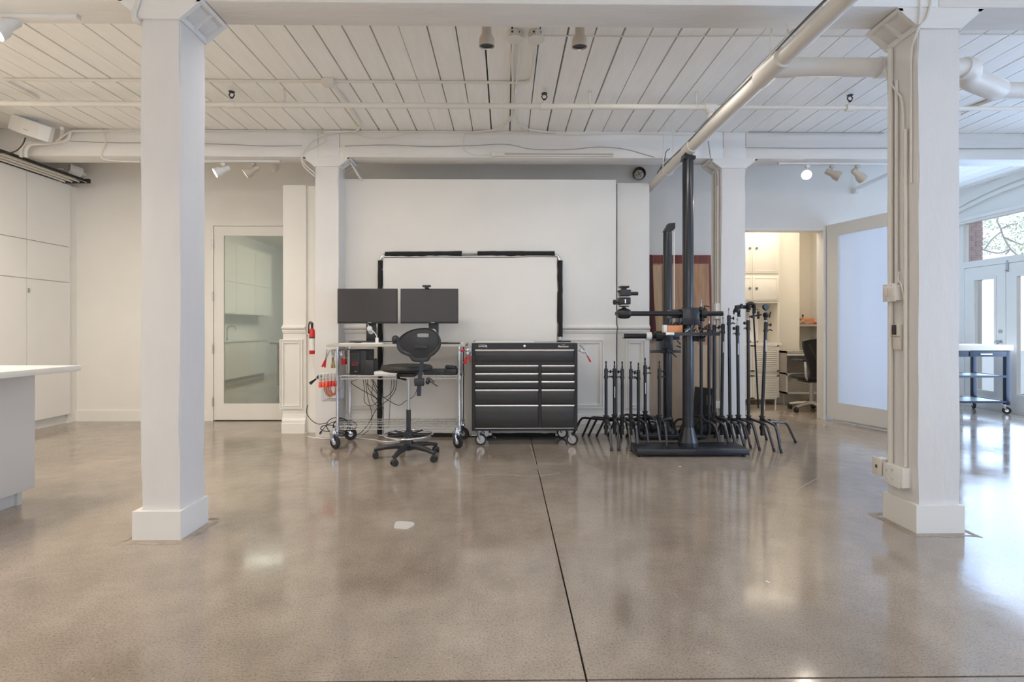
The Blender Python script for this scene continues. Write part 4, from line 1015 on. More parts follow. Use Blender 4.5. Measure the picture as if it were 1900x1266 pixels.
# second stand behind
Y2 = 5.42
c2, x2_, r2_, z2_ = cam_stand('second black camera stand with slanted top bracket, standing behind the first', 1230.5, 1246.5, 430, Y2, (PX(1236, Y2) - .30, PX(1240, Y2) + .35, 5.30, 5.56, .055), 'studio camera stands')
MB().prism([(x2_ - r2_, z2_ - .0), (x2_ + r2_ - .01, z2_ - .0), (PX(1251, Y2), PZ(424, Y2)), (PX(1251, Y2), PZ(414, Y2)), (PX(1239, Y2), PZ(415, Y2))], Y2 - .035, Y2 + .035).build('top_bracket', BLK, c2, smooth=False)
MB().box(PX(1249, Y2), PX(1250.5, Y2), Y2 - .02, Y2 - .012, PZ(600, Y2), PZ(430, Y2)).build('steel_tape', ALU, c2, smooth=False)
z2a = PZ(624, 5.30)
MB().box(PX(1228, 5.3), PX(1249, 5.3), 5.30, 5.50, PZ(656, 5.3), PZ(618, 5.3), .004).box(PX(1228, 5.3), PX(1262, 5.3), 5.31, 5.36, PZ(631, 5.3), PZ(618, 5.3), .004).build('carriage', STANDM, c2)
MB().cyl((PX(1157, 5.3), 5.31, z2a), (PX(1232, 5.3), 5.31, z2a), .026, n=20).build('cross_arm', BLKM, c2)
MB().cyl((PX(1155.5, 5.3), 5.31, z2a), (PX(1157, 5.3), 5.31, z2a), .027, n=20).build('end_cap', mat('pale_green_cap', (.50, .52, .36), .5), c2)
MB().cyl((PX(1199, 5.3), 5.31, z2a), (PX(1208.5, 5.3), 5.31, z2a), .042, n=24).build('white_ring', PAPER, c2)
MB().cyl((PX(1216, 5.3), 5.31, z2a), (PX(1228, 5.3), 5.31, z2a), .053, n=24).build('dark_collar', BLK, c2)
MB().box(PX(1206, 5.28), PX(1263, 5.28), 5.27, 5.30, PZ(655, 5.28), PZ(650, 5.28), .002).build('cross_bar', STANDM, c2)
MB().tube([P(1239, 650, 5.25), P(1244, 652, 5.25), P(1255, 663, 5.22)], .008, 8).lathe([(.02, 0), (.02, .03), (0, .032)], P(1239, 651, 5.27), (0, -1, 0)).build('lever', BLK, c2)
MB().tube([P(1256, 632, 5.28), P(1263, 639, 5.25)], .007, 8).tube([P(1256, 642, 5.28), P(1263, 645, 5.25)], .007, 8).build('short_lever', BLK, c2)

# ================================================================== LIGHT STANDS (turtle base stands)
def cstand(label, px, pytop, Y, legs, hubz=.27, group='low light stands', tall=False, lean=(0, 0), knobside=1, sticker=False, r=.0155, stub=True, sl=True):
    x = PX(px, Y); zt_ = PZ(pytop, Y)
    t = thing('light_stand', label, 'light stand', (x, Y, 0), group)
    def on(z): k = (z - hubz) / (zt_ - hubz); return Vector((x + lean[0] * k, Y + lean[1] * k, z))
    zp = zt_ - .085
    MB().cyl(on(hubz - .03), on(zp), r, r, 14).build('pole', STANDM, t)
    MB().lathe([(.0, 0), (.021, 0), (.022, .02), (.018, .03), (.019, .09), (.014, .10), (0, .10)], on(zp - .09), (on(zp) - on(zp - .1)), 14).build('sleeve', BLK, t)
    MB().lathe([(.008, 0), (.008, .035), (.0055, .042), (.0055, .05), (.008, .055), (.008, .075), (0, .08)], on(zp + .005), (0, 0, 1), 10).build('stud', STEEL if tall else BLK, t)
    s = knobside; k0 = on(zp - .02); k1 = on(zp - .07)
    MB().cyl(k0, k0 + Vector((s * .035, -.01, 0)), .006, n=8).lathe([(.008, 0), (.016, .004), (.016, .014), (0, .018)], k0 + Vector((s * .032, -.01, 0)), (s, -.2, 0), 8).build('knob', BLK, t)
    MB().cyl(k1, k1 + Vector((s * .025, -.015, 0)), .005, n=8).tube([k1 + Vector((s * .022, -.015, -.004)), k1 + Vector((s * .035, -.018, .004)), k1 + Vector((s * .055, -.02, -.008))], [.006, .007, .004], 8).build('lever', BLK, t)
    MB().lathe([(.0, 0), (.024, 0), (.026, .015), (.020, .04), (.022, .055), (.030, .058), (.030, .066), (.018, .07), (0, .07)], (x, Y, hubz - .045), (0, 0, 1), 14).build('hub', BLK, t)
    if stub: MB().cyl((x, Y, hubz - .17), (x, Y, hubz - .04), .017, n=12).lathe([(.024, 0), (.024, .03), (.018, .035)], (x, Y, hubz - .11), (0, 0, 1), 12).build('lower_sleeve', BLK, t)
    for i, (ex, ey) in enumerate(legs):
        v = Vector((ex, ey, 0)); d = v.normalized(); zz = hubz - .012 * i - .01
        c = Vector((x, Y, 0))
        pts = [c + d * .018 + Vector((0, 0, zz)), c + v * .62 + Vector((0, 0, zz - .022)), c + v * .70 + Vector((0, 0, zz - .032)), c + v * .765 + Vector((0, 0, zz - .062)), c + v * .98 + Vector((0, 0, .02)), c + v + Vector((0, 0, .012))]
        lg_ = MB().tube(pts, .0118, 10).build('leg', mat('dark_chrome', (.11, .11, .12), .2, metal=.85), t)
        MB().tube([c + v * .97 + Vector((0, 0, .03)), c + v * 1.0 + Vector((0, 0, .0))], .0128, 10).build('foot_tip', RUB, lg_)
    if sticker:
        za_, zb_ = zp - .17, zp - .28
        MB().box(on(za_).x - .004, on(za_).x + .004, Y - r - .0012 + lean[1], Y - r + .002 + lean[1], zb_, za_).build('white_lettering', WHITEINK, t, smooth=False)
    return t, on, zt_
low = [
 (1124.5, 670, 5.10, [(0.0, -.26), (-.28, .40), (.22, .30)], .270, 1, False, 'low black light stand standing leftmost of the group, beside the tool chest'),
 (1140, 670, 5.14, [(-.02, -.29), (-.26, .38), (.22, .30)], .272, -1, True, 'low black light stand second from the left, with white lettering on its pole'),
 (1154.5, 670.5, 5.12, [(0.02, -.28), (-.27, .40), (.22, .30)], .268, -1, False, 'low black light stand third from the left, its knobs pointing left'),
 (1170.5, 670.5, 5.10, [(0.005, -.27), (-.27, .40), (.22, .30)], .270, 1, False, 'low black light stand fourth from the left, beside a pair of knobs'),
 (1184.5, 673, 5.18, [(0.04, -.24), (-.24, .34), (.22, .26)], .262, -1, False, 'low black light stand fifth from the left, slightly shorter than its neighbours'),
 (1197, 664, 5.22, [(0.09, -.24), (-.22, .34), (.26, .22)], .290, 1, True, 'low black light stand sixth from the left, slightly taller, with a white band'),
 (1223.5, 670, 5.12, [(0.005, -.24), (-.25, .34), (.25, .28)], .272, 1, False, 'low black light stand alone between the flat and the front camera stand')]
for (px, pt, Y, lg_, hz, ks, stk, lab) in low:
    cstand(lab, px, pt, Y, lg_, hz, 'low light stands', False, (0, 0), ks, stk)
tall_ = [
 (1301, 555, 5.12, [(.11, -.20), (-.24, .30), (.26, .20)], .260, 1, False, (0, 0), 'tall light stand just right of the camera column, its stud rising highest'),
 (1315.5, 589, 5.16, [(.12, -.20), (-.22, .30), (.26, .22)], .262, -1, False, (0, 0), 'tall light stand with a silver band, second right of the camera column'),
 (1325, 589, 5.22, [(.12, -.22), (-.22, .28), (.26, .22)], .275, 1, False, (0, 0), 'tall light stand third right of the camera column, close beside its neighbour'),
 (1339, 587, 5.18, [(.13, -.22), (-.22, .28), (.26, .22)], .250, -1, True, (.015, 0), 'tall light stand with white lettering just below the end of the cross arm'),
 (1354.5, 571, 5.14, [(.11, -.21), (-.22, .30), (.26, .22)], .262, 1, False, (-.012, 0), 'tall light stand with bare top stud before the far column, left of the grip heads'),
 (1370, 590, 5.12, [(.08, -.27), (-.22, .30), (.28, .20)], .268, -1, True, (-.01, 0), 'tall light stand carrying a round grip head, leftmost of the three with grip heads'),
 (1389, 580, 5.10, [(.10, -.30), (-.22, .30), (.28, .20)], .270, -1, False, (-.005, 0), 'tall light stand with paired grip heads, standing in front of the doorway edge'),
 (1414, 583, 5.04, [(.03, -.30), (.26, .16), (.40, .12)], .272, 1, True, (.042, 0), 'rightmost tall light stand, slightly leaning, with one leg reaching right')]
tops = []
for (px, pt, Y, lg_, hz, ks, stk, ln, lab) in tall_:
    tops.append(cstand(lab, px, pt, Y, lg_, hz, 'tall light stands', True, ln, ks, stk))
def grip_head(label, c, tilt, knob=1, r=.026):
    t = thing('grip_head', label, 'grip head', c, 'grip heads on the tall stands')
    c = Vector(c); ax = Vector((math.cos(tilt), math.sin(tilt) * .6, .1)).normalized()
    MB().lathe([(.0, -.012), (r, -.012), (r + .003, -.006), (r + .003, -.001), (r, 0), (0, 0)], c, ax, 20).build('plate', BLK, t)
    MB().lathe([(.0, .0), (r, 0), (r + .003, .004), (r + .003, .009), (r * .9, .013), (0, .013)], c, ax, 20).build('plate', BLK, t)
    MB().cyl(c + ax * .012, c + ax * .045, .009, n=10).tube([c + ax * .045 + Vector((-.0, 0, -.03 * knob)), c + ax * .047, c + ax * .05 + Vector((.012, 0, .028 * knob))], [.006, .010, .006], 8).build('t_handle', BLK, t)
    MB().cyl(c - Vector((0, 0, r + .024)), c - Vector((0, 0, r - .004)), .016, n=12).build('socket', BLK, t)
    return t
grip_head('round grip head on top of the stand left of the pair', P(1371, 579, 5.12), 2.6, 1)
grip_head('grip head turned sideways on the middle tall stand', P(1388, 570, 5.10), .2, -1)
grip_head('big round grip head on the rightmost stand', P(1420.5, 585, 5.04), .4, 1, .024)
tag(MB().lathe([(0, -.012), (.03, -.012), (.033, 0), (.03, .012), (0, .012)], P(1420.5, 570, 5.03), (.25, -1, .1), 20).cyl(P(1420.5, 577, 5.04), P(1420.5, 570, 5.04), .008).build('knuckle_disc', BLK, None), 'round black disc standing on the rightmost grip head', 'grip head')
tag(MB().tube([P(1365, 571, 5.11), P(1374, 569, 5.11), P(1383, 570, 5.11)], [.022, .020, .018], 12).obox(P(1367, 575, 5.11), (.04, .035, .05), (0, .1, 0), .006).cyl(P(1376, 564, 5.1), P(1376, 573, 5.1), .012, n=10).build('cable_clamp', BLKM, None), 'stubby black arm joint lying between two grip heads', 'clamp')
bo = thing('boom_arm', 'thin black grip arm hanging down between the two rightmost tall stands', 'arm', P(1405, 720, 5.2))
MB().tube([P(1398, 580, 5.1), P(1407, 757, 5.3)], .0085, 10).build('rod', STANDM, bo)
MB().tube(spline([P(1386, 565, 5.08), P(1393, 563, 5.08), P(1399, 567, 5.09), P(1399, 582, 5.1)]), .017, 10).obox(P(1397, 588, 5.08), (.03, .03, .03), (0, .3, 0), .005).cyl(P(1390, 588, 5.09), P(1413, 584, 5.07), .008, n=8).cyl(P(1407, 578, 5.08), P(1407, 592, 5.08), .012, n=10).build('elbow', BLK, bo)
tag(MB().lathe([(0, 0), (.012, .004), (.012, .012), (0, .016)], P(1424, 781, 5.0), (1, -.3, 0), 8).cyl(P(1416, 780, 5.03), P(1424, 781, 5.0), .006).lathe([(.02, .012), (.022, .03), (0, .032)], P(1423, 781, 5.0), (1, -.3, 0), 6).build('tightening_knob', BLK, None), 'black wing knob on the right of the rightmost stand hub', 'knob')

# boards leaning on the back wall
def board(label, name, px0, px1, pt, Y, th, m, tilt=.0, zb_=.01, cat='board', group=None):
    x0, x1 = PX(px0, Y), PX(px1, Y); z1 = PZ(pt, Y + tilt)
    mb = MB(); mb.prism([(Y, zb_), (Y + th, zb_), (Y + th + tilt, z1), (Y + tilt, z1)], x0, x1, 'x')
    return tag(mb.build(name, m, None, smooth=False), label, cat, group)
board('large dark red mahogany panel leaning against the back wall behind the stands', 'mahogany_sheet', 1195, 1326, 473, 6.34, .018, REDW, .12)
board('brown wooden panel with upright grain leaning before the red panel', 'plywood_sheet', 1217, 1322, 489, 6.25, .018, WOODM, .12)
board('narrow pale wooden board leaning at the left of the brown panel', 'wooden_board', 1214, 1232, 492, 6.18, .016, WOODL, .10)
board('narrow light brown board leaning right of the pale one', 'wooden_board', 1243, 1262, 494, 6.18, .014, mat('board_mid', (.50, .31, .18), .5, var=.15, stretch=(8, 8, .5)), .10)
board('wide grey-brown veneered board in front of the wooden panels, behind the second camera stand', 'wooden_board', 1198, 1297, 616, 6.05, .016, WOODG, .06)
board('lower light wooden board standing right of the camera stand column', 'wooden_board', 1290, 1322, 640, 6.08, .016, WOODL, .06)
tag(MB().tube([(PX(1215, 6.0), 6.08, 1.02), (PX(1211, 6.0), 6.11, 1.5), (PX(1209, 6.0), 6.13, 2.02)], .045, 12).build('backdrop_roll', MAROON, None), 'dark maroon roll of cloth standing upright left of the wooden boards', 'roll')
eqc = tag(MB().prism([(PX(1287, 5.9), .0), (PX(1326, 5.9), .0), (PX(1325, 5.9), PZ(722, 5.9)), (PX(1293, 5.9), PZ(719, 5.9))], 5.84, 5.96).build('equipment_case', mat('dark_case', (.03, .032, .035), .6), None, smooth=False), 'dark upright equipment case on the floor behind the tall stands', 'case')
MB().box(PX(1314, 5.8), PX(1321, 5.8), 5.822, 5.84, PZ(754, 5.8), PZ(735, 5.8), .004).build('white_tag', PAPER, eqc)
# low black sandbags / weights behind the stand legs
for i, (px, py, s_) in enumerate(((1200, 806, 1), (1303, 806, 1))):
    g = G(px, py)
    tag(MB().sph((g.x, g.y, .06), .1, (1.1, .7, .6), 14).sph((g.x + .13, g.y + .02, .055), .09, (1.0, .7, .6), 14).tube([(g.x, g.y, .11), (g.x + .06, g.y, .14), (g.x + .13, g.y, .10)], .01, 8).build('sandbag', mat('dark_canvas', (.03, .032, .038), .8), None), ['black sandbag on the floor behind the low light stands', 'black sandbag on the floor behind the tall light stands'][i], 'sandbag')

# ================================================================== CEILING SERVICES
def pipe(label, pts, r, m=CONDM, name='conduit', cat='conduit', group=None, n=10):
    return tag(MB().tube(pts, r, n).build(name, m, None), label, cat, group)
# big drain pipe along Y with a branch
zd = 2.80
xd0 = 1.69
dp = thing('drain_pipe', 'large white drain pipe running diagonally across the ceiling with a side branch', 'pipe', (xd0, 4.0, zd))
MB().cyl((xd0 + .02, 1.2, zd + .005), (xd0 - .015, 6.48, zd - .005), .050, n=24).build('main_pipe', PVC, dp)
YBr = 3.24
MB().cyl((xd0, YBr - .12, zd), (xd0, YBr + .16, zd), .062, n=24).cyl((xd0, YBr, zd), (xd0 + .13, YBr, zd), .064, n=24).build('tee_fitting', PVC, dp)
MB().cyl((xd0, 4.63, zd), (xd0, 4.80, zd), .059, n=24).build('collar', PVC, dp)
xe1 = PX(1800, YBr) ; 
MB().cyl((xd0 + .12, YBr, zd), (PX(1792, YBr), YBr, zd), .056, n=24).build('branch_pipe', PVC, dp)
MB().cyl((PX(1628, YBr), YBr, zd), (PX(1642, YBr), YBr, zd), .063, n=24).build('collar', PVC, dp)
pe = [Vector((PX(1786, YBr), YBr, zd)), Vector((PX(1800, YBr), YBr + .01, zd - .005)), Vector((PX(1812, YBr) + .02, YBr + .07, zd - .03)), Vector((PX(1835, 3.36), 3.36, zd - .06)), Vector((PX(1852, 3.4), 3.40, zd - .065))]
MB().tube(spline(pe, 6), .066, 20).build('elbow', PVC, dp)
MB().cyl(Vector((PX(1850, 3.4), 3.40, zd - .065)), (4.6, 3.42, zd - .065), .055, n=24).build('branch_pipe', PVC, dp)
# straps holding the drain pipe
def strap(y, label='thin white strap hanger looped round the drain pipe'):
    pts = [(xd0 - .06, y, ZC)] + [(xd0 + .056 * math.cos(a), y, zd + .056 * math.sin(a)) for a in [PI - q * PI / 10 for q in range(0, 21)] if math.sin(a) <= .3] + [(xd0 + .06, y, ZC)]
    pts = [(xd0 - .045, y, ZC - .0)] + [(xd0 + .056 * math.cos(PI + q * PI / 10), y, zd + .056 * math.sin(PI + q * PI / 10)) for q in range(11)] + [(xd0 + .045, y, ZC)]
    tag(MB().tube(pts, .006, 6).build('pipe_strap', CONDM, None), label, 'strap')
strap(3.17, 'white strap hanger looped round the drain pipe at the side branch')
strap(5.35, 'white strap hanger looped round the drain pipe at the far beam')
strap(2.4, 'white strap hanger looped round the drain pipe nearest the camera')
cable('black cable running along the top of the drain pipe', [(xd0 - .045, y, zd + .04 + .008 * math.sin(y * 5)) for y in [1.3 + .3 * i for i in range(15)]], .005, mat('cable_grey', (.12, .11, .10), .5))
cable('white cable running along the drain pipe beside the black one', [(xd0 - .03, y, zd + .055 + .006 * math.sin(y * 4 + 1)) for y in [1.3 + .3 * i for i in range(15)]], .005, CONDM)

# sprinkler pipe along X
zs_ = 3.10; Ysp = (zs_ - H) * F / (HZ - 197)
spk = thing('sprinkler_pipe', 'long white sprinkler pipe crossing the room below the ceiling planks', 'pipe', (0, Ysp, zs_))
xt = PX(1318, Ysp)
MB().cyl((XL, Ysp, zs_), (xt, Ysp, zs_), .024, n=16).build('pipe_run', CONDM, spk)
MB().cyl((xt, Ysp, zs_), (XR, Ysp, zs_), .019, n=16).build('thin_pipe_run', CONDM, spk)
MB().cyl((xt - .05, Ysp, zs_), (xt + .05, Ysp, zs_), .033, n=16).cyl((xt, Ysp, zs_ - .05), (xt, Ysp, zs_), .033, n=16).cyl((xt, Ysp, zs_ - .18), (xt, Ysp, zs_), .022, n=16).build('tee_fitting', CONDM, spk)
for px in (430, 1010, 1577):
    x = PX(px, Ysp)
    f_ = MB().cyl((x - .035, Ysp, zs_), (x + .035, Ysp, zs_), .030, n=14).cyl((x, Ysp, zs_), (x, Ysp, zs_ + .045), .017, n=12).build('tee_fitting', CONDM, spk)
    MB().cyl((x, Ysp, zs_ + .04), (x, Ysp, zs_ + .065), .010, n=8).tube([(x - .010, Ysp, zs_ + .06), (x - .024, Ysp, zs_ + .085), (x - .008, Ysp, zs_ + .11)], .005, 6).tube([(x + .010, Ysp, zs_ + .06), (x + .024, Ysp, zs_ + .085), (x + .008, Ysp, zs_ + .11)], .005, 6).lathe([(0, 0), (.026, .001), (.026, .006), (0, .006)], (x, Ysp, zs_ + .108), (0, 0, 1), 10).build('sprinkler_head', BLK, f_)
for px in (527, 1095, 1294):
    x = PX(px, Ysp)
    tag(MB().cyl((x, Ysp + .02, zs_ + .02), (x, Ysp + .02, ZC), .006, n=8).tube([(x + .0, Ysp + .027 * math.cos(a), zs_ + .027 * math.sin(a)) for a in [2 * PI * q / 12 for q in range(12)]], .004, 6, True).lathe([(.018, 0), (.018, .004), (0, .004)], (x, Ysp + .02, ZC - .004), (0, 0, 1), 10).build('pipe_hanger', CONDM, None), {527: 'thin rod hanger of the sprinkler pipe left of the near-left track lights', 1095: 'thin rod hanger of the sprinkler pipe right of the middle sprinkler head', 1294: 'thin rod hanger of the sprinkler pipe beside the drain pipe'}[px], 'hanger')
# second small pipe at right (yard of pipes beyond right column)
zc1 = ZC - .014
def cy(py): return (zc1 - H) * F / (HZ - py)
y153 = cy(153)
pipe('white conduit across the ceiling planks from the left wall to the junction boxes', [(PX(8, y153), y153, zc1)] + [(PX(px, y153), y153, zc1) for px in (610, 955)] + spline([(PX(965, y153), y153, zc1), (PX(982, y153) + .0, y153 - .03, zc1), (PX(988, 4.2), 4.2, zc1)], 5) + [(PX(995, 3.7), 3.72, zc1)], .012)
pipe('short slanting conduit at the far left of the ceiling', [(PX(8, y153), y153, zc1), (PX(30, cy(165)), cy(165), zc1), (PX(72, cy(187)), cy(187), zc1)], .009)
def jbox(label, px, Y, r=.055):
    x = PX(px, Y); t = thing('junction_box', label, 'junction box', (x, Y, ZC))
    MB().lathe([(r, ZC - .002), (r, ZC - .045), (r - .006, ZC - .048), (0, ZC - .048)], (x, Y, 0), n=8).build('box', CONDM, t)
    MB().lathe([(r + .006, ZC - .048), (r + .006, ZC - .053), (0, ZC - .053)], (x, Y, 0), n=20).build('cover', CONDM, t)
    MB().cyl((x - .02, Y - r - .002, ZC - .025), (x - .02, Y - r + .002, ZC - .025), .007, n=8).cyl((x + .03, Y - r + .006, ZC - .022), (x + .03, Y - r + .012, ZC - .022), .004, n=8).build('knockout', GAPM, t)
Yj = (ZC - .03 - H) * F / (HZ - 68)
jbox('left of two round white junction boxes near the middle of the ceiling', 955.5, Yj)
jbox('right of two round white junction boxes near the middle of the ceiling', 995, Yj)
x = PX(610, y153)
tag(MB().obox((x, y153, ZC - .025), (.10, .09, .05), bev=.004).cyl((x + .05, y153, zc1), (x + .075, y153, zc1), .02, n=10).obox((x, y153 - .046, ZC - .025), (.012, .004, .012)).build('junction_box', CONDM, None), 'square white junction box on the ceiling conduit left of centre', 'junction box')
xj = PX(955, 4.3)
for s_, lab in ((-1, 'left of the two thin conduits running away from the junction boxes'), (1, 'right of the two thin conduits running away from the junction boxes')):
    pts = [(xj + s_ * .014, y, zc1 + .002) for y in (3.62,)] + [(xj + s_ * (.014 + .012 * math.sin((y - 3.6) * 4)), y, zc1) for y in [3.7 + .12 * i for i in range(9)]] + [(xj + s_ * .012, 5.0, zc1), (xj + s_ * .05, 5.25, zc1), (xj + s_ * .18, 5.40, zc1 - .005), (xj + s_ * .45, 5.46, zc1 - .01)]
    pipe(lab, pts, .009)
pipe('thin white cable crossing the ceiling from the right junction box to the drain pipe', [(PX(1005, Yj), Yj, ZC - .02), (PX(1200, Yj), Yj + .02, ZC - .012), (PX(1400, Yj), Yj, ZC - .012), (PX(1612, Yj), Yj, ZC - .012)], .005)
pipe('thin cable on the ceiling right of the near right column', [(PX(1788, 3.6), 3.62, ZC - .01), (4.8, 3.62, ZC - .01)], .005)
pipe('white conduit slanting from the square junction box to the far beam', [(PX(612, y153), y153 + .05, zc1), (PX(640, cy(185)), cy(185), zc1), (PX(668, cy(228)), cy(228), zc1), (PX(670, cy(234)), cy(234), zc1 - .005), (PX(660, 5.45), 5.455, zc1 - .005), (PX(600, 5.46), 5.46, zc1 - .01)], .011)
pipe('conduit beyond the right near column slanting up along the ceiling', [(PX(1788, cy(200)), cy(200), zc1), (PX(1880, cy(165)), cy(165), zc1)], .016)
pipe('thin conduit beside the slanting one, right of the near right column', [(PX(1784, cy(208)), cy(208), zc1), (PX(1850, cy(175)), cy(175), zc1)], .009)

# cables pinned along the far beam
yf = 5.465
def beamcable(label, pts, r=.005, m=CONDM, Y=yf): return cable(label, [P(a, b, Y - .004 * (i % 2)) for i, (a, b) in enumerate(pts)], r, m)
beamcable('upper white cable bundle along the top edge of the far beam, left half', [(130, 243), (220, 244), (300, 243), (380, 243), (480, 243), (560, 243), (640, 243), (760, 244), (860, 245)], .007)
beamcable('upper white cable bundle along the top edge of the far beam, right half', [(860, 246), (940, 247), (1000, 249), (1080, 250), (1160, 248), (1240, 250), (1300, 250)], .007)
beamcable('sagging thin cable just below the top of the far beam', [(560, 248), (640, 247), (700, 257), (760, 248), (800, 245)], .0035, CONDM)
GREYC = mat('cable_grey', (.12, .11, .10), .5)
CABG = mat('cable_beige', (.42, .40, .37), .5)
beamcable('grey cable stapled along the middle of the far beam, left part', [(130, 262), (220, 265), (330, 265), (420, 268), (500, 271), (560, 270)], .004, CABG)
beamcable('grey cable stapled along the middle of the far beam, centre part', [(640, 271), (720, 269), (800, 272), (880, 270), (940, 268), (990, 277), (1060, 277), (1110, 273), (1160, 277), (1215, 292)], .004, CABG)
beamcable('long dark cable along the middle of the far beam at the right', [(1386, 274), (1480, 275), (1560, 275), (1660, 275), (1780, 276), (1900, 276)], .0045, CABG)
beamcable('dark cable along the upper right edge of the far beam', [(1388, 245), (1500, 246), (1640, 247)], .004, CABG)
beamcable('short looped cable from the top bundle down to the raceway strip', [(864, 247), (860, 262), (862, 278), (880, 287), (912, 288)], .004)
for (pl, lab) in (([(618, 247), (600, 250), (580, 262), (562, 284), (560, 298), (566, 312), (585, 328)], 'white cable looping around the capital of the far left column'), ([(590, 246), (604, 252), (604, 262), (585, 272), (563, 285), (562, 300), (584, 322)], 'second white cable looping beside the far left capital'), ([(186, 235), (196, 262), (188, 290), (205, 298), (258, 300)], 'white cable dropping over the left part of the far beam')):
    cable(lab, [P(a, b, 5.455) for a, b in pl], .006, CONDM)
cable('black cable hanging at the right end of the drain pipe', [P(1243, 276, 5.45), P(1236, 282, 5.45), P(1232, 300, 5.46), P(1219, 322, 5.6)], .004, RUB)
cable('grey cable pair dropping over the far right column bracket', [P(1314, 262, 5.44), P(1318, 290, 5.43), P(1320, 305, 5.40), P(1330, 320, 5.42), P(1331, 345, 5.47)], .007, GREYP)
rs = thing('raceway_strip', 'long slim white light strip screwed to the centre of the far beam', 'light fixture', (PX(1025, yf), yf, PZ(290, yf)))
MB().box(PX(912, yf), PX(1138, yf), yf - .025, yf + .01, PZ(290.5, yf), PZ(284, yf), .002).build('housing', CONDM, rs)
MB().box(PX(936, yf), PX(1137, yf), yf - .0265, yf - .024, PZ(288.5, yf), PZ(286, yf)).build('diffuser', GREYP, rs, smooth=False)
MB().box(PX(912, yf), PX(921, yf), yf - .03, yf - .024, PZ(291.5, yf), PZ(283, yf), .002).build('end_box', CONDM, rs)
tag(MB().obox(P(660, 316, 5.66), (.012, .16, .24), (0, -.55, 0), .002).build('steel_bracket', BEAM, None), 'flat white steel plate sloping down behind the far left capital', 'bracket')

# track lights
def track(label, p0, p1, sz=.035):
    p0, p1 = Vector(p0), Vector(p1); t = thing('light_track', label, 'light track', (p0 + p1) / 2)
    MB().box(p0.x, p1.x, p0.y - sz / 2, p0.y + sz / 2, p0.z - .022, p0.z, .002).build('rail', LAMPW, t)
    MB().box(p0.x - .012, p0.x, p0.y - sz / 2, p0.y + sz / 2, p0.z - .024, p0.z, .002).box(p1.x, p1.x + .012, p0.y - sz / 2, p0.y + sz / 2, p0.z - .024, p0.z, .002).build('end_cap', LAMPW, t)
    return t
def head(label, c, d, m, bulb, L=.15, stem=.07, ztrack=None, group='track light heads', lampW=0, lampC=NEUT):
    """bell shaped spot head; c = pivot, d = aim"""
    c = Vector(c); d = Vector(d).normalized(); t = thing('track_light', label, 'track light', c, group)
    back = c - d * L * .45
    MB().lathe([(0, 0), (.026, 0), (.030, .012), (.031, L * .42), (.034, L * .5), (.049, L * .68), (.052, L), (.049, L), (.046, L * .7), (.0, L * .68)], back, d, 24).build('lamp_shade', m, t)
    MB().lathe([(0, L * .88), (.030, L * .9), (.045, L * .955), (.0465, L * .94), (0, L * .85)], back, d, 20).build('bulb', bulb, t)
    zt_ = ztrack if ztrack else c.z + stem
    MB().cyl(c, (c.x, c.y, zt_ - .02), .007, n=8).box(c.x - .022, c.x + .022, c.y - .016, c.y + .016, zt_ - .035, zt_ - .008, .003).build('stem', m, t)
    if lampW:
        p = back + d * (L + .015); spot('spot_' + label[:12], p, p + d, lampW, lampC, 1.3, .7, .045)
    return t
# near left, under the near beam
Yt = 3.02; zt1 = ZB
track('short light track under the near beam at the upper left', (PX(-60, Yt) , Yt, zt1), (PX(142, Yt), Yt, zt1))
head('lit white track light under the near beam at the upper left corner', (PX(14, Yt), Yt, PZ(55, Yt)), (-.35, -.55, -.75), LAMPW, BULB, .15, ztrack=zt1 - .02, lampW=14, lampC=NEUT)
# near centre heads behind the near beam
Yh = 3.40
track('light track on the planks hidden behind the near beam, centre', (PX(880, Yh), Yh, ZC), (PX(1100, Yh), Yh, ZC))
hd_t = (0, .25, -1)
head('left of two cream track lights pointing down behind the near beam', (PX(903, Yh), Yh, PZ(62, Yh)), (0, .12, -1), CREAM, PLB, .15, ztrack=ZC - .02, lampW=0)
head('right of two cream track lights pointing down behind the near beam', (PX(1075.5, Yh), Yh, PZ(62, Yh)), (0, .12, -1), CREAM, PLB, .15, ztrack=ZC - .02, lampW=0)
for sx__ in (-.13, .48): spot('beam_lamp', (sx__, 3.44, 3.0), (sx__ + .5, 5.7, .9), 6, NEUT, 1.5, .8, .05)
for (a_, b_) in ((-2.6, -2.2), (0.6, 1.0), (3.0, 2.4)): spot('room_spot', (a_, -1.6, 3.0), (b_, 5.7, .8), 30, NEUT, 1.25, .8, .025)
# left middle track under the far beam
Ym = 5.60
track('light track under the far beam left of centre', (PX(360, Ym), Ym, ZB), (PX(518, Ym), Ym, ZB))
head('lit white track light on the left middle track', (PX(414, Ym), Ym, PZ(318, Ym)), (-.75, -.45, -.5), LAMPW, BULB, .16, ztrack=ZB - .02, lampW=22, lampC=WARM)
head('beige track light right of the lit one on the left middle track', (PX(469, Ym), Ym, PZ(318, Ym)), (-.75, -.3, -.55), CREAM, BULB2, .16, ztrack=ZB - .02)
# right track
track('light track under the far beam at the right, over the office doorway', (PX(1446, Ym), Ym, ZB), (PX(1668, Ym), Ym, ZB))
head('lit track light shining straight at the camera, first of three over the doorway', (PX(1498, Ym), Ym, PZ(322, Ym)), (-.58, -.8, -.28), LAMPW, BULB, .15, ztrack=ZB - .02, lampW=10, lampC=WARM)
head('middle track light of the three over the doorway', (PX(1544, Ym), Ym, PZ(320, Ym)), (.75, -.35, -.5), CREAM, BULB2, .16, ztrack=ZB - .02)
head('right track light of the three over the doorway, aiming lower right', (PX(1591, Ym), Ym, PZ(321, Ym)), (.75, .1, -.6), CREAM, BULB2, .16, ztrack=ZB - .02)
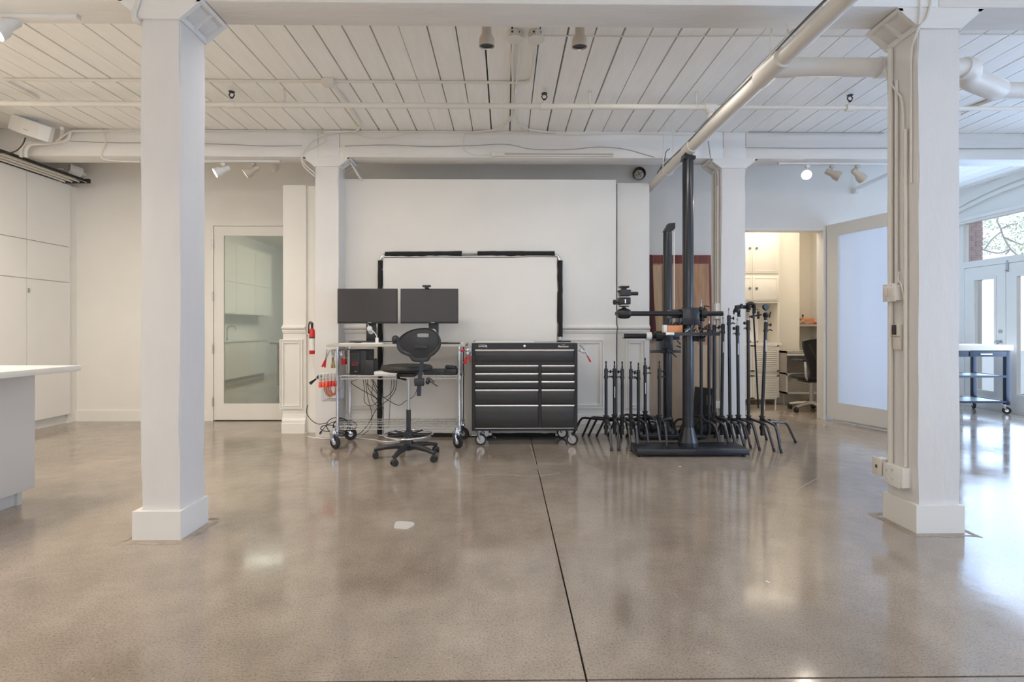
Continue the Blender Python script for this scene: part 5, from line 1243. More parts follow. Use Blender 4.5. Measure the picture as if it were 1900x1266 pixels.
# wall pipe above the doorway
tag(MB().box(PX(1585, 6.45), PX(1596, 6.45), 6.42, 6.5, PZ(356, 6.45), PZ(347, 6.45), .002).tube([P(1590, 350, 6.44), P(1660, 318, 6.1), P(1720, 290, 5.85)], .022, 4).build('wall_strut', BEAM, None), 'white square strut rising from the wall above the office doorway', 'strut')

# left corner: speaker, conduits, tray
Ysk = 5.15
xk, zk = PX(52, Ysk), PZ(241, Ysk)
sk = thing('wall_speaker', 'white box speaker tilted under the ceiling in the upper left corner', 'speaker', (xk, Ysk, zk))
Mk = Matrix.Translation((xk, Ysk, zk)) @ Euler((.25, .30, .35)).to_matrix().to_4x4()
hw = .165
prf = [(-hw, .03), (-hw * .55, -.012), (0, -.026), (hw * .55, -.012), (hw, .03), (hw * .85, .16), (-hw * .85, .16)]
m2 = MB().prism(prf, -.075, .075, 'z'); m2._xf(m2.bm.verts[:], Mk); m2.build('cabinet', LAMPW, sk)
m2 = MB().prism([(-hw * .95, .028), (-hw * .5, -.016), (0, -.030), (hw * .5, -.016), (hw * .95, .028), (hw * .5, -.008), (0, -.02), (-hw * .5, -.008)], -.07, .07, 'z'); m2._xf(m2.bm.verts[:], Mk); m2.build('grille', CONDM, sk)
m2 = MB().box(-.02, .02, -.034, -.028, -.03, -.024); m2._xf(m2.bm.verts[:], Mk); m2.build('badge', GREYP, sk)
MB().cyl((xk - .02, Ysk + .12, zk), (xk - .02, Ysk + .14, ZC), .012).build('mount', CONDM, sk)
cable('black cable drooping from the white box speaker', [P(47, 256, 4.8), P(42, 268, 4.9), P(30, 280, 5.0), P(12, 284, 5.05), P(-20, 280, 5.1)], .006, RUB)
TRAY = thing('cable_tray', 'bundle tray of white conduits along the top of the left cabinets', 'cable tray', (-5.0, 5.2, 2.9))
MB().box(XCB + .0, -4.985, 6.255, 6.28, 2.895, 2.945).box(-4.995, -4.985, 3.2, 6.28, 2.895, 2.925).box(XCB + .002, XCB + .012, 3.2, 6.26, 2.90, 2.91).build('tray_edge', GAPM, TRAY, smooth=False)
for i, x in enumerate((-5.275, -5.235, -5.19, -5.15, -5.105, -5.065, -5.02)):
    z = 2.922 + .02 * (i % 2)
    MB().tube(spline([(x, 3.2, z), (x + .01 * math.sin(i), 4.2, z + .01), (x - .01, 5.2, z), (x + .008, 6.0, z - .006), (x, 6.27, z - .012)], 6), [.014, .018, .013, .017, .012, .016, .015][i], 8).build('tray_conduit', CONDM, TRAY)
for y in (4.3, 5.05, 5.9): MB().box(-5.29, -5.0, y, y + .02, 2.95, 2.956).build('clip', CONDM, TRAY, smooth=False)
MB().box(-5.05, -4.99, 4.85, 5.15, 2.94, 2.97, .004).build('splice_box', CONDM, TRAY)
for i, (dx, lab) in enumerate(((0, 'left of two white conduits bending from the tray along the far beam'), (.10, 'right of two white conduits bending from the tray along the far beam'))):
    pts = [P(39 + 9 * i, 292, 5.38), P(39 + 9 * i, 278 + 2 * i, 5.38), P(46 + 8 * i, 267 + 3 * i, 5.38), P(60 + 6 * i, 265 + 2 * i, 5.40), P(85, 265 + 1.5 * i, 5.44), P(104, 264, 5.45)] + ([P(112, 256, 5.45), P(115, 246, 5.40), P(115, 238, 5.30)] if i == 0 else [P(120, 262, 5.46), P(128, 256, 5.46), P(130, 244, 5.44)])
    cable(lab, pts, .017, CONDM, name='conduit', cat='conduit')
cable('white conduit curving up from the bend into the beam cables', [P(104, 262, 5.44), P(118, 252, 5.44), P(132, 244, 5.44), P(150, 243, 5.45), P(200, 243, 5.455)], .012, CONDM, name='conduit', cat='conduit')
# horn lamp and round lamp
hl = thing('wall_lamp', 'round white horn-shaped lamp fixed high on the back wall above the cabinets', 'lamp', P(143, 318, 6.3))
MB().lathe([(.0, 0), (.052, 0), (.058, .01), (.058, .10), (.065, .13), (.060, .13), (.05, .10), (0, .09)], P(152, 321, 6.36), (-.55, -.8, .15), 24).build('housing', LAMPW, hl)
MB().lathe([(0, .115), (.02, .12), (.048, .105), (0, .1)], P(152, 321, 6.36), (-.55, -.8, .15), 20).build('lens', GREYP, hl)
MB().cyl(P(155, 323, 6.36), P(158, 324, 6.49), .02).build('mount', LAMPW, hl)
YR_ = 6.42
rl = thing('emergency_lamp', 'round dark-rimmed lamp on the back wall above the narrow right flat', 'lamp', P(1188, 321, YR_))
c = P(1188, 320, YR_)
MB().lathe([(.045, 0), (.078, .01), (.080, .05), (.074, .055), (.070, .03)], c + Vector((0, .08, 0)), (0, -1, -.0), 28).build('rim', mat('dark_bronze', (.10, .085, .07), .5), rl)
MB().lathe([(.056, .03), (.058, .06), (.050, .066), (0, .068)], c + Vector((-.012, .07, -.018)), (0, -1, -.1), 24).build('face', CREAM, rl)
m2 = MB(); cc = c + Vector((-.012, .0, -.018))
m2.obox(cc, (.11, .003, .004), (0, -.5, 0)).obox(cc, (.09, .003, .004), (0, 1.0, 0)); m2.build('cross_slot', GAPM, rl, smooth=False)
MB().cyl((c.x, c.y + .06, c.z), (c.x, YW, c.z), .03).build('mount', GREYP, rl)
sd = P(505, 309, 6.44); tag(MB().lathe([(.05, 0), (.05, .015), (.035, .03), (0, .032)], (sd.x, 6.5, sd.z), (0, -1, 0), 20).build('smoke_detector', LAMPW, None), 'small round white detector on the back wall right of the left middle track', 'detector')

# ================================================================== FIXTURES ON THE RIGHT NEAR COLUMN (left face, x = xr0)
def C(px, py):   # point on the left face of the right near column
    a, b, c_ = ray(px, py); t = xr0 / a
    return Vector((xr0, b * t, H + c_ * t))
def face_box(mb, px0, px1, pt, pb, d, bev=.002, x=None):
    a = C(px0, 610).y; b = C(px1, 610).y; ym = (a + b) / 2
    pm = (px0 + px1) / 2
    z1 = C(pm, pt).z; z0 = C(pm, pb).z; x = xr0 if x is None else x
    return mb.box(x - d, x, min(a, b), max(a, b), z0, z1, bev)
sw = thing('light_switch', 'white two-gang light switch box on the right near column', 'light switch', C(1667, 545))
face_box(MB(), 1655, 1676, 529, 558, .045).build('back_box', TRIM, sw)
face_box(MB(), 1653, 1677, 527, 560, .006, .002, xr0 - .045).build('plate', TRIM, sw)
for (a, b) in ((1655.5, 1662.5), (1664.5, 1672)): face_box(MB(), a, b, 535, 551, .004, .001, xr0 - .051).build('rocker', OFFW, sw)
m2 = MB()
for px in (1660, 1670):
    for py in (530, 556.5): q = C(px, py); m2.cyl((xr0 - .053, q.y, q.z), (xr0 - .050, q.y, q.z), .003, n=8)
m2.build('screw', STEEL, sw)
th_ = thing('thermostat', 'beige wall control with a small dark display on the right near column', 'thermostat', C(1670, 625))
face_box(MB(), 1664, 1677, 602, 649, .025, .003).build('housing', OFFW, th_)
face_box(MB(), 1663.5, 1671, 603, 621, .004, .001, xr0 - .025).build('display', SCREEN, th_)
q = C(1668, 617); MB().cyl((xr0 - .034, q.y, q.z), (xr0 - .028, q.y, q.z), .006, n=10).build('red_button', mat('dull_red', (.3, .08, .06), .5), th_)
face_box(MB(), 1662, 1678, 624, 625.5, .004, .0005, xr0 - .025).build('seam_line', GREYP, th_)
def quad_outlet():
    t = thing('power_outlet', 'white surface box with four sockets near the foot of the right column', 'outlet', C(1672, 882))
    face_box(MB(), 1656, 1690, 864, 900, .05).build('box', TRIM, t)
    face_box(MB(), 1655, 1686, 863, 901, .005, .002, xr0 - .05).build('plate', TRIM, t)
    for px in (1662, 1672.5):
        for py in (873, 889):
            q = C(px, py); f_ = MB().cyl((xr0 - .0575, q.y, q.z), (xr0 - .054, q.y, q.z), .0145, n=16).build('socket', PAPER, t)
            MB().box(xr0 - .0582, xr0 - .057, q.y - .007, q.y - .005, q.z, q.z + .008).box(xr0 - .0582, xr0 - .057, q.y + .005, q.y + .007, q.z, q.z + .008).cyl((xr0 - .0582, q.y, q.z - .006), (xr0 - .057, q.y, q.z - .006), .002, n=8).build('slot', DARKINK, f_)
    return t
quad_outlet()
nj = thing('network_jack', 'beige network jack plate left of the four-socket box on the right column', 'outlet', C(1645, 875))
yq = C(1653, 870).y
MB().box(xr0 - .062, xr0 - .052, yq - .0, yq + .075, PZ(890, 3.08), PZ(856, 3.08), .003).box(xr0 - .052, xr0, yq + .005, yq + .07, PZ(888, 3.08), PZ(858, 3.08)).build('plate', OFFW, nj)
MB().box(xr0 - .0635, xr0 - .060, yq + .03, yq + .045, PZ(876, 3.08), PZ(870, 3.08)).build('jack', DARKINK, nj)
# conduits on that face
def fcond(label, px, p0, p1, r, n=10, xo=None, px2=None):
    xo = r + .002 if xo is None else xo
    a = C(px, p0); b = C(px if px2 is None else px2, p1)
    return pipe(label, [(xr0 - xo, a.y, a.z), (xr0 - xo, (a.y + b.y) / 2, (a.z + b.z) / 2), (xr0 - xo, b.y, b.z)], r, CONDM, n=n)
fcond('wide white conduit at the rear edge of the right near column, down to the outlets', 1657, 92, 865, .014)
fcond('white conduit down to the light switch box', 1667, 150, 527, .009)
fcond('thin white raceway along the front of the right column left face, upper part', 1693, 130, 340, .006)
fcond('white conduit from the switch down to the four-socket box', 1684, 240, 866, .010, px2=1684)
cable('white cable looping beside the light switch box', [C(1672, 505) - Vector((.012, 0, 0)), C(1676, 520) - Vector((.03, 0, 0)), C(1682, 530) - Vector((.03, 0, 0)), C(1681, 560) - Vector((.012, 0, 0)), C(1680, 600) - Vector((.012, 0, 0))], .004, CONDM)
cable('white cable curving off the bracket of the right near column', [C(1650, 130) - Vector((.03, 0, 0)), C(1655, 150) - Vector((.02, 0, 0)), C(1668, 170) - Vector((.015, 0, 0)), C(1678, 195) - Vector((.012, 0, 0)), C(1680, 300) - Vector((.012, 0, 0)), C(1679, 500) - Vector((.012, 0, 0))], .007, CONDM)
yk_ = YR0 - .022
cable('white cable curving over the front cheek of the right near column capital', [P(1728, -20, yk_), P(1726, 10, yk_), P(1718, 36, yk_), P(1706, 50, yk_ - .005), Vector((xr0 - .02, YR0 + .0, PZ(64, 2.9))), C(1696, 90) - Vector((.014, 0, 0)), C(1693, 130) - Vector((.01, 0, 0))], .007, CONDM)
cable('second thin cable on the front of the right near capital', [P(1706, -20, yk_), P(1707, 20, yk_), P(1704, 46, yk_)], .005, CONDM)
# left near column cables and outlet
yl_ = YL0 - .022
for i, lab in enumerate(('outer white cable looping past the top left of the left near column', 'middle white cable beside the top of the left near column', 'inner white cable hugging the top left of the left near column')):
    cable(lab, [P(259 + i * 2, -20, yl_), P(251 + i * 3, 8, yl_), P(246 + i * 3, 22, yl_), P(250 + i * 2.5, 40, yl_), Vector((xl0 - .012 + i * .003, YL0 + .05 + i * .02, PZ(52, 2.9)))], .006, CONDM)
yo = 3.02; xo_ = xl0 - .001
lo_ = thing('wall_outlet', 'outlet box low on the left side of the left near column', 'outlet', (xo_, yo, PZ(878, yo)))
MB().box(xo_ - .045, xo_, yo - .035, yo + .035, PZ(896, yo), PZ(860, yo), .003).build('box', TRIM, lo_)
MB().box(xo_ - .02, xo_ - .01, yo - .037, yo - .034, PZ(890, yo), PZ(882, yo)).box(xo_ - .02, xo_ - .01, yo - .037, yo - .034, PZ(874, yo), PZ(866, yo)).build('socket', DARKINK, lo_)
# far right column conduits (left face)
xfr = PX(1338, YF)
for i, (dy, r, lab) in enumerate(((.05, .012, 'first conduit on the left side of the far right column'), (.11, .010, 'second conduit on the left side of the far right column'), (.18, .014, 'third conduit on the left side of the far right column'))):
    pipe(lab, [(xfr - r - .002, YF + dy, 2.85), (xfr - r - .002, YF + dy, .5 if i else .02)], r)
ob2 = thing('wall_outlet', 'outlet box halfway up the side of the far right column', 'outlet', (xfr - .03, YF + .1, PZ(580, 5.6)))
MB().box(xfr - .05, xfr - .0, YF + .02, YF + .10, PZ(592, 5.55), PZ(563, 5.55), .002).build('box', TRIM, ob2)
pb = thing('wall_outlet', 'outlet box low on the side of the far right column', 'outlet', (xfr - .03, YF + .1, PZ(752, 5.6)))
MB().box(xfr - .045, xfr - .0, YF + .02, YF + .09, PZ(758, 5.55), PZ(744, 5.55), .002).build('box', TRIM, pb)

# patch and stain on the floor
g = G(748, 975)
pts = [(g.x + .058 * (1 + .3 * math.sin(a * 3 + 1) * .5) * math.cos(a), g.y + .075 * (1 + .25 * math.sin(a * 2 + 2)) * math.sin(a)) for a in [2 * PI * i / 18 for i in range(18)]]
tag(MB().prism(pts, .0003, .0022, 'z').build('dried_spill', mat('dried_paint', (.60, .58, .54), .5), None, smooth=False), 'small whitish dried paint spot on the open floor', 'spill')
# pale grout rings round the column bases
for (nm, x0, x1, y0, lab) in (('a', PX(245, 2.835), PX(334.7, 2.835), 2.835, 'rough grout seam in the floor around the base of the left near column'), ('b', PX(1700.5, 2.875), PX(1790, 2.875), 2.875, 'rough grout seam in the floor around the base of the right near column')):
    y1 = y0 + .27; o = .03; pts = []
    for (a, b) in ((x0, y0), (x1, y0), (x1, y1), (x0, y1)): pass
    def rim(off):
        P4 = [(x0 - off, y0 - off), (x1 + off, y0 - off), (x1 + off, y1 + off), (x0 - off, y1 + off)]; out = []
        for i in range(4):
            a, b = P4[i], P4[(i + 1) % 4]
            for k in range(8): out.append((a[0] + (b[0] - a[0]) * k / 8 + R.uniform(-.012, .012), a[1] + (b[1] - a[1]) * k / 8 + R.uniform(-.012, .012)))
        return out
    m2 = MB(); ro = rim(.055); ri = rim(.03)
    A = [m2.bm.verts.new((p[0], p[1], .0006)) for p in ro]; B = [m2.bm.verts.new((p[0], p[1], .0016)) for p in ri]; n = len(A)
    for i in range(n): m2.bm.faces.new((A[i], A[(i + 1) % n], B[(i + 1) % n], B[i]))
    tag(m2.build('grout_seam', mat('grout', (.36, .30, .24), .7, var=.2, vscale=20), None), lab, 'grout')

# ================================================================== OFFICE BEYOND THE DOORWAY
YO = 7.75
oc = thing('office_cabinet', 'tall cream cabinet with round-knobbed doors and slatted lower doors in the office', 'cabinet', (3.6, YO + .25, 0))
c0, c1_ = PX(1385, YO) - .42, PX(1446.5, YO); cm = PX(1395, YO)
MB().box(c0, c1_, YO, YO + .5, PZ(562, YO), 2.9).box(c0, c1_, YO, YO + .5, PZ(742, YO), PZ(638, YO)).box(c0, c1_, YO + .32, YO + .5, PZ(638, YO), PZ(562, YO)).box(c1_ - .03, c1_, YO, YO + .5, PZ(638, YO), PZ(562, YO)).build('carcass', OFFW, oc, smooth=False)
def odoor(a, b, pt, pb_, kx):
    d = MB().box(a, b, YO - .018, YO, PZ(pb_, YO), PZ(pt, YO) if pt else 2.62, .003).build('door', OFFW, oc)
    ztp = PZ(pt, YO) if pt else 2.62; zbt = PZ(pb_, YO)
    MB().box(a + .03, b - .03, YO - .022, YO - .018, ztp - .035, ztp - .03).box(a + .03, b - .03, YO - .022, YO - .018, zbt + .03, zbt + .035).box(a + .03, a + .035, YO - .022, YO - .018, zbt + .03, ztp - .03).box(b - .035, b - .03, YO - .022, YO - .018, zbt + .03, ztp - .03).build('bead', OFFW, d, smooth=False)
    zk_ = (PZ(460, YO) if not pt else PZ(535, YO))
    MB().lathe([(.026, 0), (.026, .006), (.012, .008), (.012, .002), (0, .002)], (kx, YO - .018, zk_), (0, -1, 0), 20).build('knob', STEEL, d)
    MB().lathe([(.014, 0), (.014, .004), (0, .004)], (kx, YO - .019, zk_), (0, -1, 0), 14).build('knob_hole', DARKINK, d)
for (a, b, kx) in ((c0 + .01, cm - .002, PX(1390, YO)), (cm + .002, c1_ - .025, PX(1402.5, YO))):
    odoor(a, b, None, 507, kx); odoor(a, b, 512, 558, kx)
for (pt, pb_) in ((641, 690), (697, 741)):
    for (a, b) in ((c0 + .01, cm - .002), (cm + .002, c1_ - .02)):
        z0, z1 = PZ(pb_, YO), PZ(pt, YO)
        d = MB().box(a, b, YO - .006, YO, z0, z1).box(a, a + .03, YO - .02, YO - .006, z0, z1).box(b - .03, b, YO - .02, YO - .006, z0, z1).box(a, b, YO - .02, YO - .006, z1 - .02, z1).box(a, b, YO - .02, YO - .006, z0, z0 + .02).build('louvre_door', OFFW, oc, smooth=False)
        n_ = 12
        for k in range(n_):
            zz = z0 + .025 + (z1 - z0 - .05) * (k + .5) / n_
            MB().prism([(YO - .006, zz + .012), (YO - .018, zz - .006), (YO - .018, zz - .010), (YO - .006, zz + .006)], a + .03, b - .03, 'x').build('slat', OFFW, d, smooth=False)
for px in (1421, 1442): MB().cyl((PX(px, YO), YO + .05, 0), (PX(px, YO), YO + .05, PZ(742, YO)), .02, n=14).build('leg', CHR, oc)
MB().box(c0, c1_ + .02, YO - .02, YO + .5, PZ(641, YO), PZ(637, YO)).build('counter', TRIM, oc, smooth=False)
fm = thing('picture_frame', 'white frame standing in the niche of the office cabinet', 'frame', (PX(1401, YO + .28), YO + .28, PZ(637, YO)))
a, b, z0, z1 = PX(1394, YO + .2), PX(1409, YO + .2), PZ(636, YO), PZ(572, YO)
MB().box(a, a + .02, YO + .25, YO + .28, z0, z1).box(b - .02, b, YO + .25, YO + .28, z0, z1).box(a, b, YO + .25, YO + .28, z0, z0 + .02).box(a, b, YO + .25, YO + .28, z1 - .02, z1).build('border', TRIM, fm, smooth=False)
MB().box(a + .02, b - .02, YO + .265, YO + .275, z0 + .02, z1 - .02).build('panel', FABW, fm, smooth=False)
struct(MB().box(c1_ + .035, PX(1480, 7.95), 7.9, 8.6, 0, 3.2).build('wall_office_pier', OFFW, None, smooth=False))
struct(MB().box(PX(1480, 7.95), CXE - .12, 8.3, 8.6, 0, 3.2).build('wall_office_back', OFFW, None, smooth=False))
YH = 7.95
sh = tag(MB().box(PX(1480, YH), PX(1545, YH), YH, 8.3, PZ(606, YH), PZ(602, YH), .002).build('wall_shelf', SHELFM, None), 'dark wall shelf with orange toolboxes in the office', 'shelf')
zsh = PZ(602, YH) + .001
def on_shelf(name, label, px0, px1, pt, m, y=YH + .05, dpt=.1, cat='toolbox'):
    return tag(MB().box(PX(px0, y), PX(px1, y), y, y + dpt, zsh, PZ(pt, y), .004).build(name, m, None), label, cat)
on_shelf('toolbox', 'orange box on the office shelf', 1487, 1511, 591, WOODO, YH + .12)
on_shelf('red_tool', 'red tool at the right end of the office shelf', 1515, 1530, 598, REDP, YH + .03)
on_shelf('white_jar', 'white jar behind the red tool on the office shelf', 1520, 1526, 588, PAPER, YH + .15, cat='jar')
tag(MB().tube(spline([(PX(1486, YH), YH + .03, zsh + .02), (PX(1492, YH), YH + .03, zsh + .05), (PX(1498, YH), YH + .03, zsh + .015), (PX(1505, YH), YH + .03, zsh + .03), (PX(1511, YH), YH + .03, zsh + .012)]), .012, 8).build('hand_tool', STEEL, None), 'grey hand tool lying before the orange box on the office shelf', 'tool')
tag(MB().cyl((PX(1502, YH), YH + .18, PZ(591, YH)), (PX(1502, YH), YH + .18, PZ(586, YH)), .006).sph((PX(1502, YH), YH + .18, PZ(585, YH)), .014, (1, 1, 1.2), 8).build('black_knob_tool', RUB, None), 'small black knob standing on the orange office box', 'tool')
on_shelf('wood_block', 'brown wooden block at the left end of the office shelf', 1480, 1487, 594, WOODM, YH + .02, cat='block')
# desk unit
YD = 7.55
du = thing('desk_unit', 'grey desk unit with a perforated lower front in the office', 'desk', (PX(1500, YD), YD + .2, .2))
d0, d1 = PX(1459, YD), PX(1560, YD)
MB().box(d0, d1, YD, YD + .3, PZ(656, YD), PZ(652, YD)).box(d0, d0 + .012, YD, YD + .3, PZ(732, YD), PZ(652, YD)).box(d0, d1, YD + .28, YD + .3, PZ(732, YD), PZ(652, YD)).box(d0, d1, YD, YD + .3, PZ(732, YD), PZ(729, YD)).box(d0, d1, YD, YD + .28, PZ(696, YD), PZ(693, YD)).build('frame', SHELFM, du, smooth=False)
MB().box(d0 + .01, d1, YD - .05, YD + .2, PZ(660, YD), PZ(657, YD)).build('white_drawer', TRIM, du, smooth=False)
m2 = MB(); z0, z1 = PZ(730, YD), PZ(696, YD)
n_ = 26
for i in range(n_ + 6):
    for s_ in (1, -1):
        xa = d0 + (d1 - d0) * (i - 3) / n_; xb_ = xa + s_ * (z1 - z0) * .9
        pa = [xa, z0]; pb2 = [xb_, z1]
        xa2, xb2 = max(d0, min(d1, xa)), max(d0, min(d1, xb_))
        if abs(xb_ - xa) < 1e-6: continue
        za2 = z0 + (xa2 - xa) / (xb_ - xa) * (z1 - z0); zb2 = z0 + (xb2 - xa) / (xb_ - xa) * (z1 - z0)
        if abs(zb2 - za2) > .01: m2.tube([(xa2, YD - .004, za2), (xb2, YD - .004, zb2)], .003, 4)
m2.build('mesh_front', OFFW, du)
MB().box(d0, d1, YD - .012, YD, PZ(732, YD), PZ(729, YD)).box(d0, d1, YD - .012, YD, PZ(698, YD), PZ(695, YD)).box(d0, d0 + .015, YD - .012, YD, PZ(732, YD), PZ(695, YD)).build('mesh_frame', OFFW, du, smooth=False)
MB().box(d0 + .02, d0 + .04, YD + .1, YD + .12, 0, PZ(732, YD)).box(d1 - .04, d1 - .02, YD + .1, YD + .12, 0, PZ(732, YD)).build('leg', SHELFM, du, smooth=False)
cable('black cables lying on the office floor between cabinet and desk', [G(1452, 742, .008), G(1462, 746, .008), G(1475, 744, .008), G(1490, 748, .008), G(1500, 742, .008)], .006, RUB)
cable('second black cable on the office floor behind the desk unit', [G(1450, 738, .008), G(1465, 740, .008), G(1485, 738, .008), G(1505, 740, .008)], .005, RUB)
# office chair
YCH = 7.15; xch = PX(1506, YCH)
oc2 = thing('office_chair', 'black mesh office chair with chrome arms beside the open frosted door', 'chair', (xch, YCH, 0))
for i in range(5):
    a = math.radians(200 + 72 * i); d = Vector((math.cos(a), math.sin(a), 0)); c = Vector((xch, YCH, 0))
    MB().tube([c + Vector((0, 0, .12)), c + d * .15 + Vector((0, 0, .105)), c + d * .29 + Vector((0, 0, .075))], [.028, .022, .016], 10).build('base_arm', ALU, oc2)
    MB().cyl(c + d * .29 + Vector((-.02, 0, .032)), c + d * .29 + Vector((.02, 0, .032)), .032, n=16).cyl(c + d * .29 + Vector((0, 0, .03)), c + d * .29 + Vector((0, 0, .075)), .01).build('caster', RUB, oc2)
MB().cyl((xch, YCH, .1), (xch, YCH, .42), .028).build('gas_column', STEEL, oc2)
MB().obox((xch, YCH + .02, .43), (.24, .26, .05), bev=.015).build('mechanism', BLK, oc2)
MB().lathe([(0, 0), (.2, 0), (.25, .02), (.25, .04), (.22, .05), (0, .04)], (xch, YCH + .06, .45), n=28, sxy=(1, .95)).build('seat', PLB, oc2)
zt2 = PZ(629, YCH); hw2 = PX(1527, YCH) - PX(1481, YCH)
ol_ = [(-.235, zt2 - .07), (-.20, zt2 - .02), (0, zt2), (.20, zt2 - .02), (.235, zt2 - .07), (.20, zt2 - .25), (.15, zt2 - .42), (.13, zt2 - .52), (-.13, zt2 - .52), (-.15, zt2 - .42), (-.20, zt2 - .25)]
opl = spline([Vector((xch + a, 0, b)) for a, b in ol_], 4, True)
def cy_(p): return YCH - .2 - .05 * (1 - ((p.x - xch) / .24) ** 2) + .10 * (zt2 - p.z - .3) ** 2
MB().tube([Vector((p.x, cy_(p), p.z)) for p in opl], .014, 8, True).build('back_frame', PLB, oc2)
m2 = MB(); ctr = Vector((xch, 0, zt2 - .26)); rings = [[m2.bm.verts.new((ctr.x + (p.x - ctr.x) * f_, cy_(Vector((ctr.x + (p.x - ctr.x) * f_, 0, ctr.z + (p.z - ctr.z) * f_))), ctr.z + (p.z - ctr.z) * f_)) for p in opl] for f_ in (.02, .35, .7, 1)]
for r0, r1 in zip(rings, rings[1:]):
    for k in range(len(opl)): m2.bm.faces.new((r0[k], r0[(k + 1) % len(opl)], r1[(k + 1) % len(opl)], r1[k]))
bmesh.ops.solidify(m2.bm, geom=m2.bm.faces[:], thickness=.003)
m2.build('back_mesh', mat('mesh_fabric', (.06, .055, .05), .7, bump=.4, bscale=300), oc2)
for s_ in (-1, 1):
    MB().tube(spline([(xch + s_ * .19, YCH - .265, zt2 - .08), (xch + s_ * .12, YCH - .285, zt2 - .25), (xch + s_ * .015, YCH - .30, zt2 - .36), (xch, YCH - .28, zt2 - .55)]), .012, 8).build('back_brace', PLB, oc2)
    MB().tube(spline([(xch + s_ * .12, YCH - .1, .45), (xch + s_ * .17, YCH - .16, .50), (xch + s_ * .19, YCH - .18, .62), (xch + s_ * .19, YCH - .17, .70)]), .016, 8).build('arm_post', ALU, oc2)
    MB().obox((xch + s_ * .21, YCH - .05, .71), (.07, .26, .03), bev=.012).build('arm_pad', PLB, oc2)

# ================================================================== RIGHT KITCHEN CART
YV = 6.85; vx1 = PX(1879, YV); vx0 = vx1 - 1.05; zvt = PZ(641, YV)
vc = thing('utility_cart', 'dark blue metal cart with butcher block top before the garden doors', 'cart', ((vx0 + vx1) / 2, YV + .3, 0))
for i in range(8):
    ya = YV - .01 + i * .075
    MB().box(vx0, vx1, ya, ya + .074, PZ(651, YV), zvt, .001).build('top_stave', mat('maple', (.66, .57, .45), .4, var=.06, stretch=(.6, 8, 8)), vc)
lx0, lx1 = vx0 + .03, PX(1876, YV)
for (x, y) in ((lx1 - .055, YV + .01), (lx1 - .055, YV + .50), (lx0, YV + .01), (lx0, YV + .50)):
    MB().box(x, x + .055, y, y + .05, .12, PZ(651, YV), .003).build('leg', NAVY, vc)
MB().box(lx0, lx1 - .055, YV + .012, YV + .03, PZ(663, YV), PZ(652, YV), .002).box(lx0, lx0 + .02, YV + .03, YV + .5, PZ(663, YV), PZ(652, YV)).box(lx1 - .03, lx1 - .01, YV + .06, YV + .5, PZ(663, YV), PZ(652, YV)).build('apron', NAVY, vc)
dr_ = MB().box(PX(1800, YV), PX(1868, YV), YV + .004, YV + .012, PZ(662.5, YV), PZ(653, YV), .001).build('drawer', NAVY, vc)
MB().box(PX(1818, YV), PX(1840, YV), YV - .012, YV + .004, PZ(659, YV), PZ(657, YV), .001).build('handle', ALU, dr_)
for nm, py in (('shelf', 700), ('shelf', 748)):
    z = PZ(py, YV)
    s_ = MB().box(lx0, lx1 - .05, YV + .01, YV + .03, z - .015, z + .012).box(lx0, lx1 - .05, YV + .5, YV + .52, z - .015, z + .012).box(lx0, lx0 + .02, YV + .03, YV + .5, z - .015, z + .012).box(lx1 - .03, lx1 - .01, YV + .03, YV + .5, z - .015, z + .012).build(nm, NAVY, vc, smooth=False)
    for k in range(16):
        xk_ = lx0 + .02 + k * (lx1 - lx0 - .08) / 16
        MB().box(xk_, xk_ + .035, YV + .03, YV + .5, z, z + .008).build('slat', STEEL, s_, smooth=False)
for (x, y, yw) in ((lx1 - .03, YV + .03, .9), (lx1 - .03, YV + .52, -.4), (lx0 + .03, YV + .03, .3), (lx0 + .03, YV + .52, .5)):
    caster(vc, (x, y, .048), .048, .028, yw, CHR, RUB)

# ================================================================== OUTSIDE THE WINDOWS
struct(MB().box(XR + .18, 40, -14, 30, -.25, -.15).build('outside_ground', PAVE, None, smooth=False))
struct(MB().box(-30, 30, -30, -4.12, -.25, -.15).build('outside_ground', PAVE, None, smooth=False))
br = sroot('wall_outside_pier', (7.35, 8.0, 0))
MB().box(XR + .20, 7.42, 7.965, 8.6, -.15, 3.6).build('mortar', MORTAR, br, smooth=False)
me_c = {}
z = 1.9; row = 0
while z < 3.3:
    x = XR + .20 + (0 if row % 2 else -.07)
    while x < 7.42:
        a, b = max(x, XR + .20), min(x + .205, 7.425)
        if b - a > .03:
            key = round(b - a, 2)
            if key not in me_c:
                q = MB().box(-key / 2, key / 2, -.05, .05, 0, .066, .003); me = bpy.data.meshes.new('brick'); q.bm.to_mesh(me); q.bm.free(); me.materials.append(BRICKM); me_c[key] = me
            o = bpy.data.objects.new('brick', me_c[key]); COL.objects.link(o); o.parent = br; o.location = Vector(((a + b) / 2, 8.005 + R.uniform(-.003, .003), z)) - Vector((7.35, 8.0, 0))
        x += .215
    z += .077; row += 1
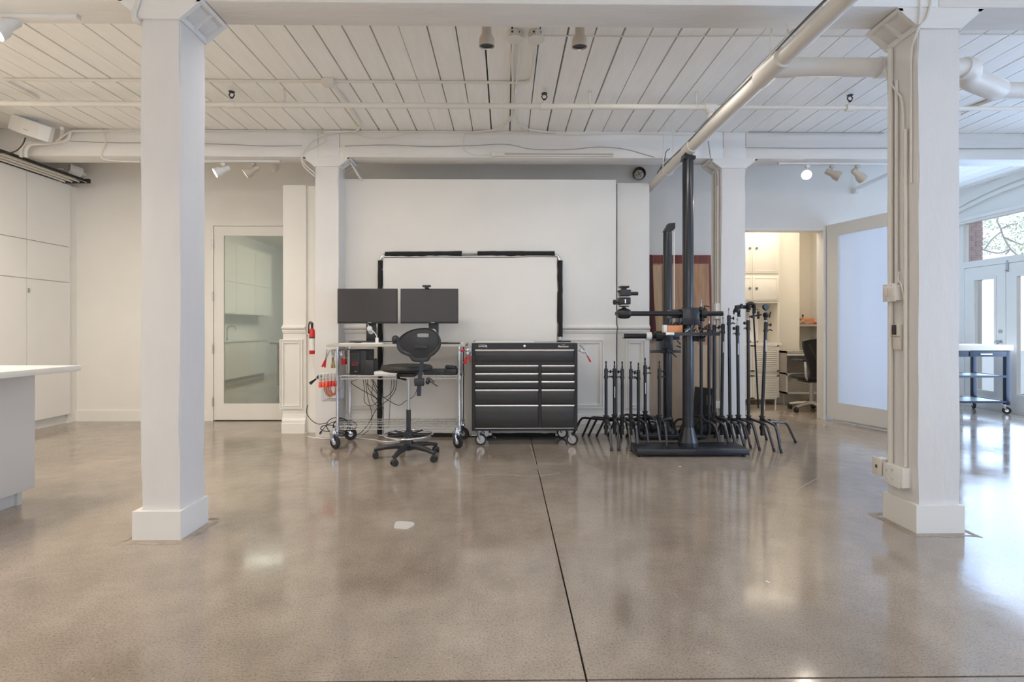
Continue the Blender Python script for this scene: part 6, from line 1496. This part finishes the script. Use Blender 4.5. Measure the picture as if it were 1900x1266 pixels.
# small tree beyond the transom
YTr = 11.5
tr = thing('garden_tree', 'leafy tree branches seen through the transom window above the garden doors', 'tree', (14.0, YTr, -.15))
def TP(px, py): return P(px, py, YTr)
trunk = [(14.0, YTr, -.15), (13.8, YTr, 1.6), (13.2, YTr, 3.0), TP(1960, 540), TP(1930, 505), TP(1895, 480)]
MB().tube(spline(trunk, 5), [.12 - .0036 * i for i in range(26)], 8).build('trunk', BARK, tr)
for pl in ([(1895, 480), (1875, 462), (1862, 440), (1857, 425), (1850, 410), (1852, 404)], [(1875, 462), (1866, 472)], [(1862, 440), (1880, 448), (1898, 455)], [(1858, 430), (1840, 445), (1828, 462)], [(1875, 462), (1850, 470), (1815, 460)], [(1857, 425), (1872, 418), (1888, 415)]):
    MB().tube(spline([TP(*q) for q in pl], 4), .016, 6).build('branch', BARK, tr)
m2 = MB()
for (px, py, rad, n_) in ((1835, 418, .22, 110), (1820, 446, .25, 110), (1842, 458, .2, 70), (1876, 418, .2, 80), (1888, 450, .34, 200), (1905, 470, .3, 200), (1925, 430, .35, 260), (1900, 405, .25, 120)):
    c = TP(px, py)
    for _ in range(n_):
        p = c + Vector((R.gauss(0, rad * .5), R.gauss(0, rad * .6), R.gauss(0, rad * .38)))
        u = Vector((R.uniform(-1, 1), R.uniform(-1, 1), R.uniform(-1, 1))).normalized(); v = u.cross(Vector((R.uniform(-1, 1), R.uniform(-1, 1), 1))).normalized(); s_ = R.uniform(.02, .04)
        vv = [m2.bm.verts.new(p + q) for q in (-u * s_, v * s_ * .45, u * s_, -v * s_ * .45)]
        m2.bm.faces.new(vv)
lf = m2.build('foliage', LEAFM, tr); lf['kind'] = 'stuff'

# fine scratches and a hairline crack worn into the concrete
SCR = mat('floor_scratch', (.48, .41, .33), .5)
for lab, pl, r in (('long curved pale scratch on the floor right of centre', [(1455, 958), (1468, 925), (1490, 902), (1522, 886)], .0010),
                   ('short pale scratch on the floor left of the right column', [(1683, 1200), (1698, 1215), (1714, 1232)], .0012),
                   ('fine pale crack running from the tool chest along the floor joint', [(984, 826), (990, 846), (995, 862), (1002, 880)], .003),
                   ('hairline crack crossing the floor in front of the tool chest', [(870, 884), (930, 880), (985, 884), (1040, 878)], .0009),
                   ('thin scratch on the floor at the lower left', [(20, 1078), (80, 1068), (150, 1062), (210, 1060)], .0009)):
    pts = [G(a, b, .0008) for a, b in pl]
    tag(MB().tube([Vector((p.x + R.uniform(-.004, .004), p.y, .0006)) for p in spline(pts, 8)], r, 4).build('floor_scratch', SCR, None), lab, 'scratch')
for i, (px, py) in enumerate(((1424, 1080), (1262, 866))):
    g = G(px, py, .001); tag(MB().obox((g.x, g.y, .001), (.012, .02, .0015), (0, 0, .4)).build('paint_fleck', PAPER, None, smooth=False), ['tiny white fleck on the open floor right of the joint', 'tiny white fleck on the floor before the camera stand base'][i], 'fleck')
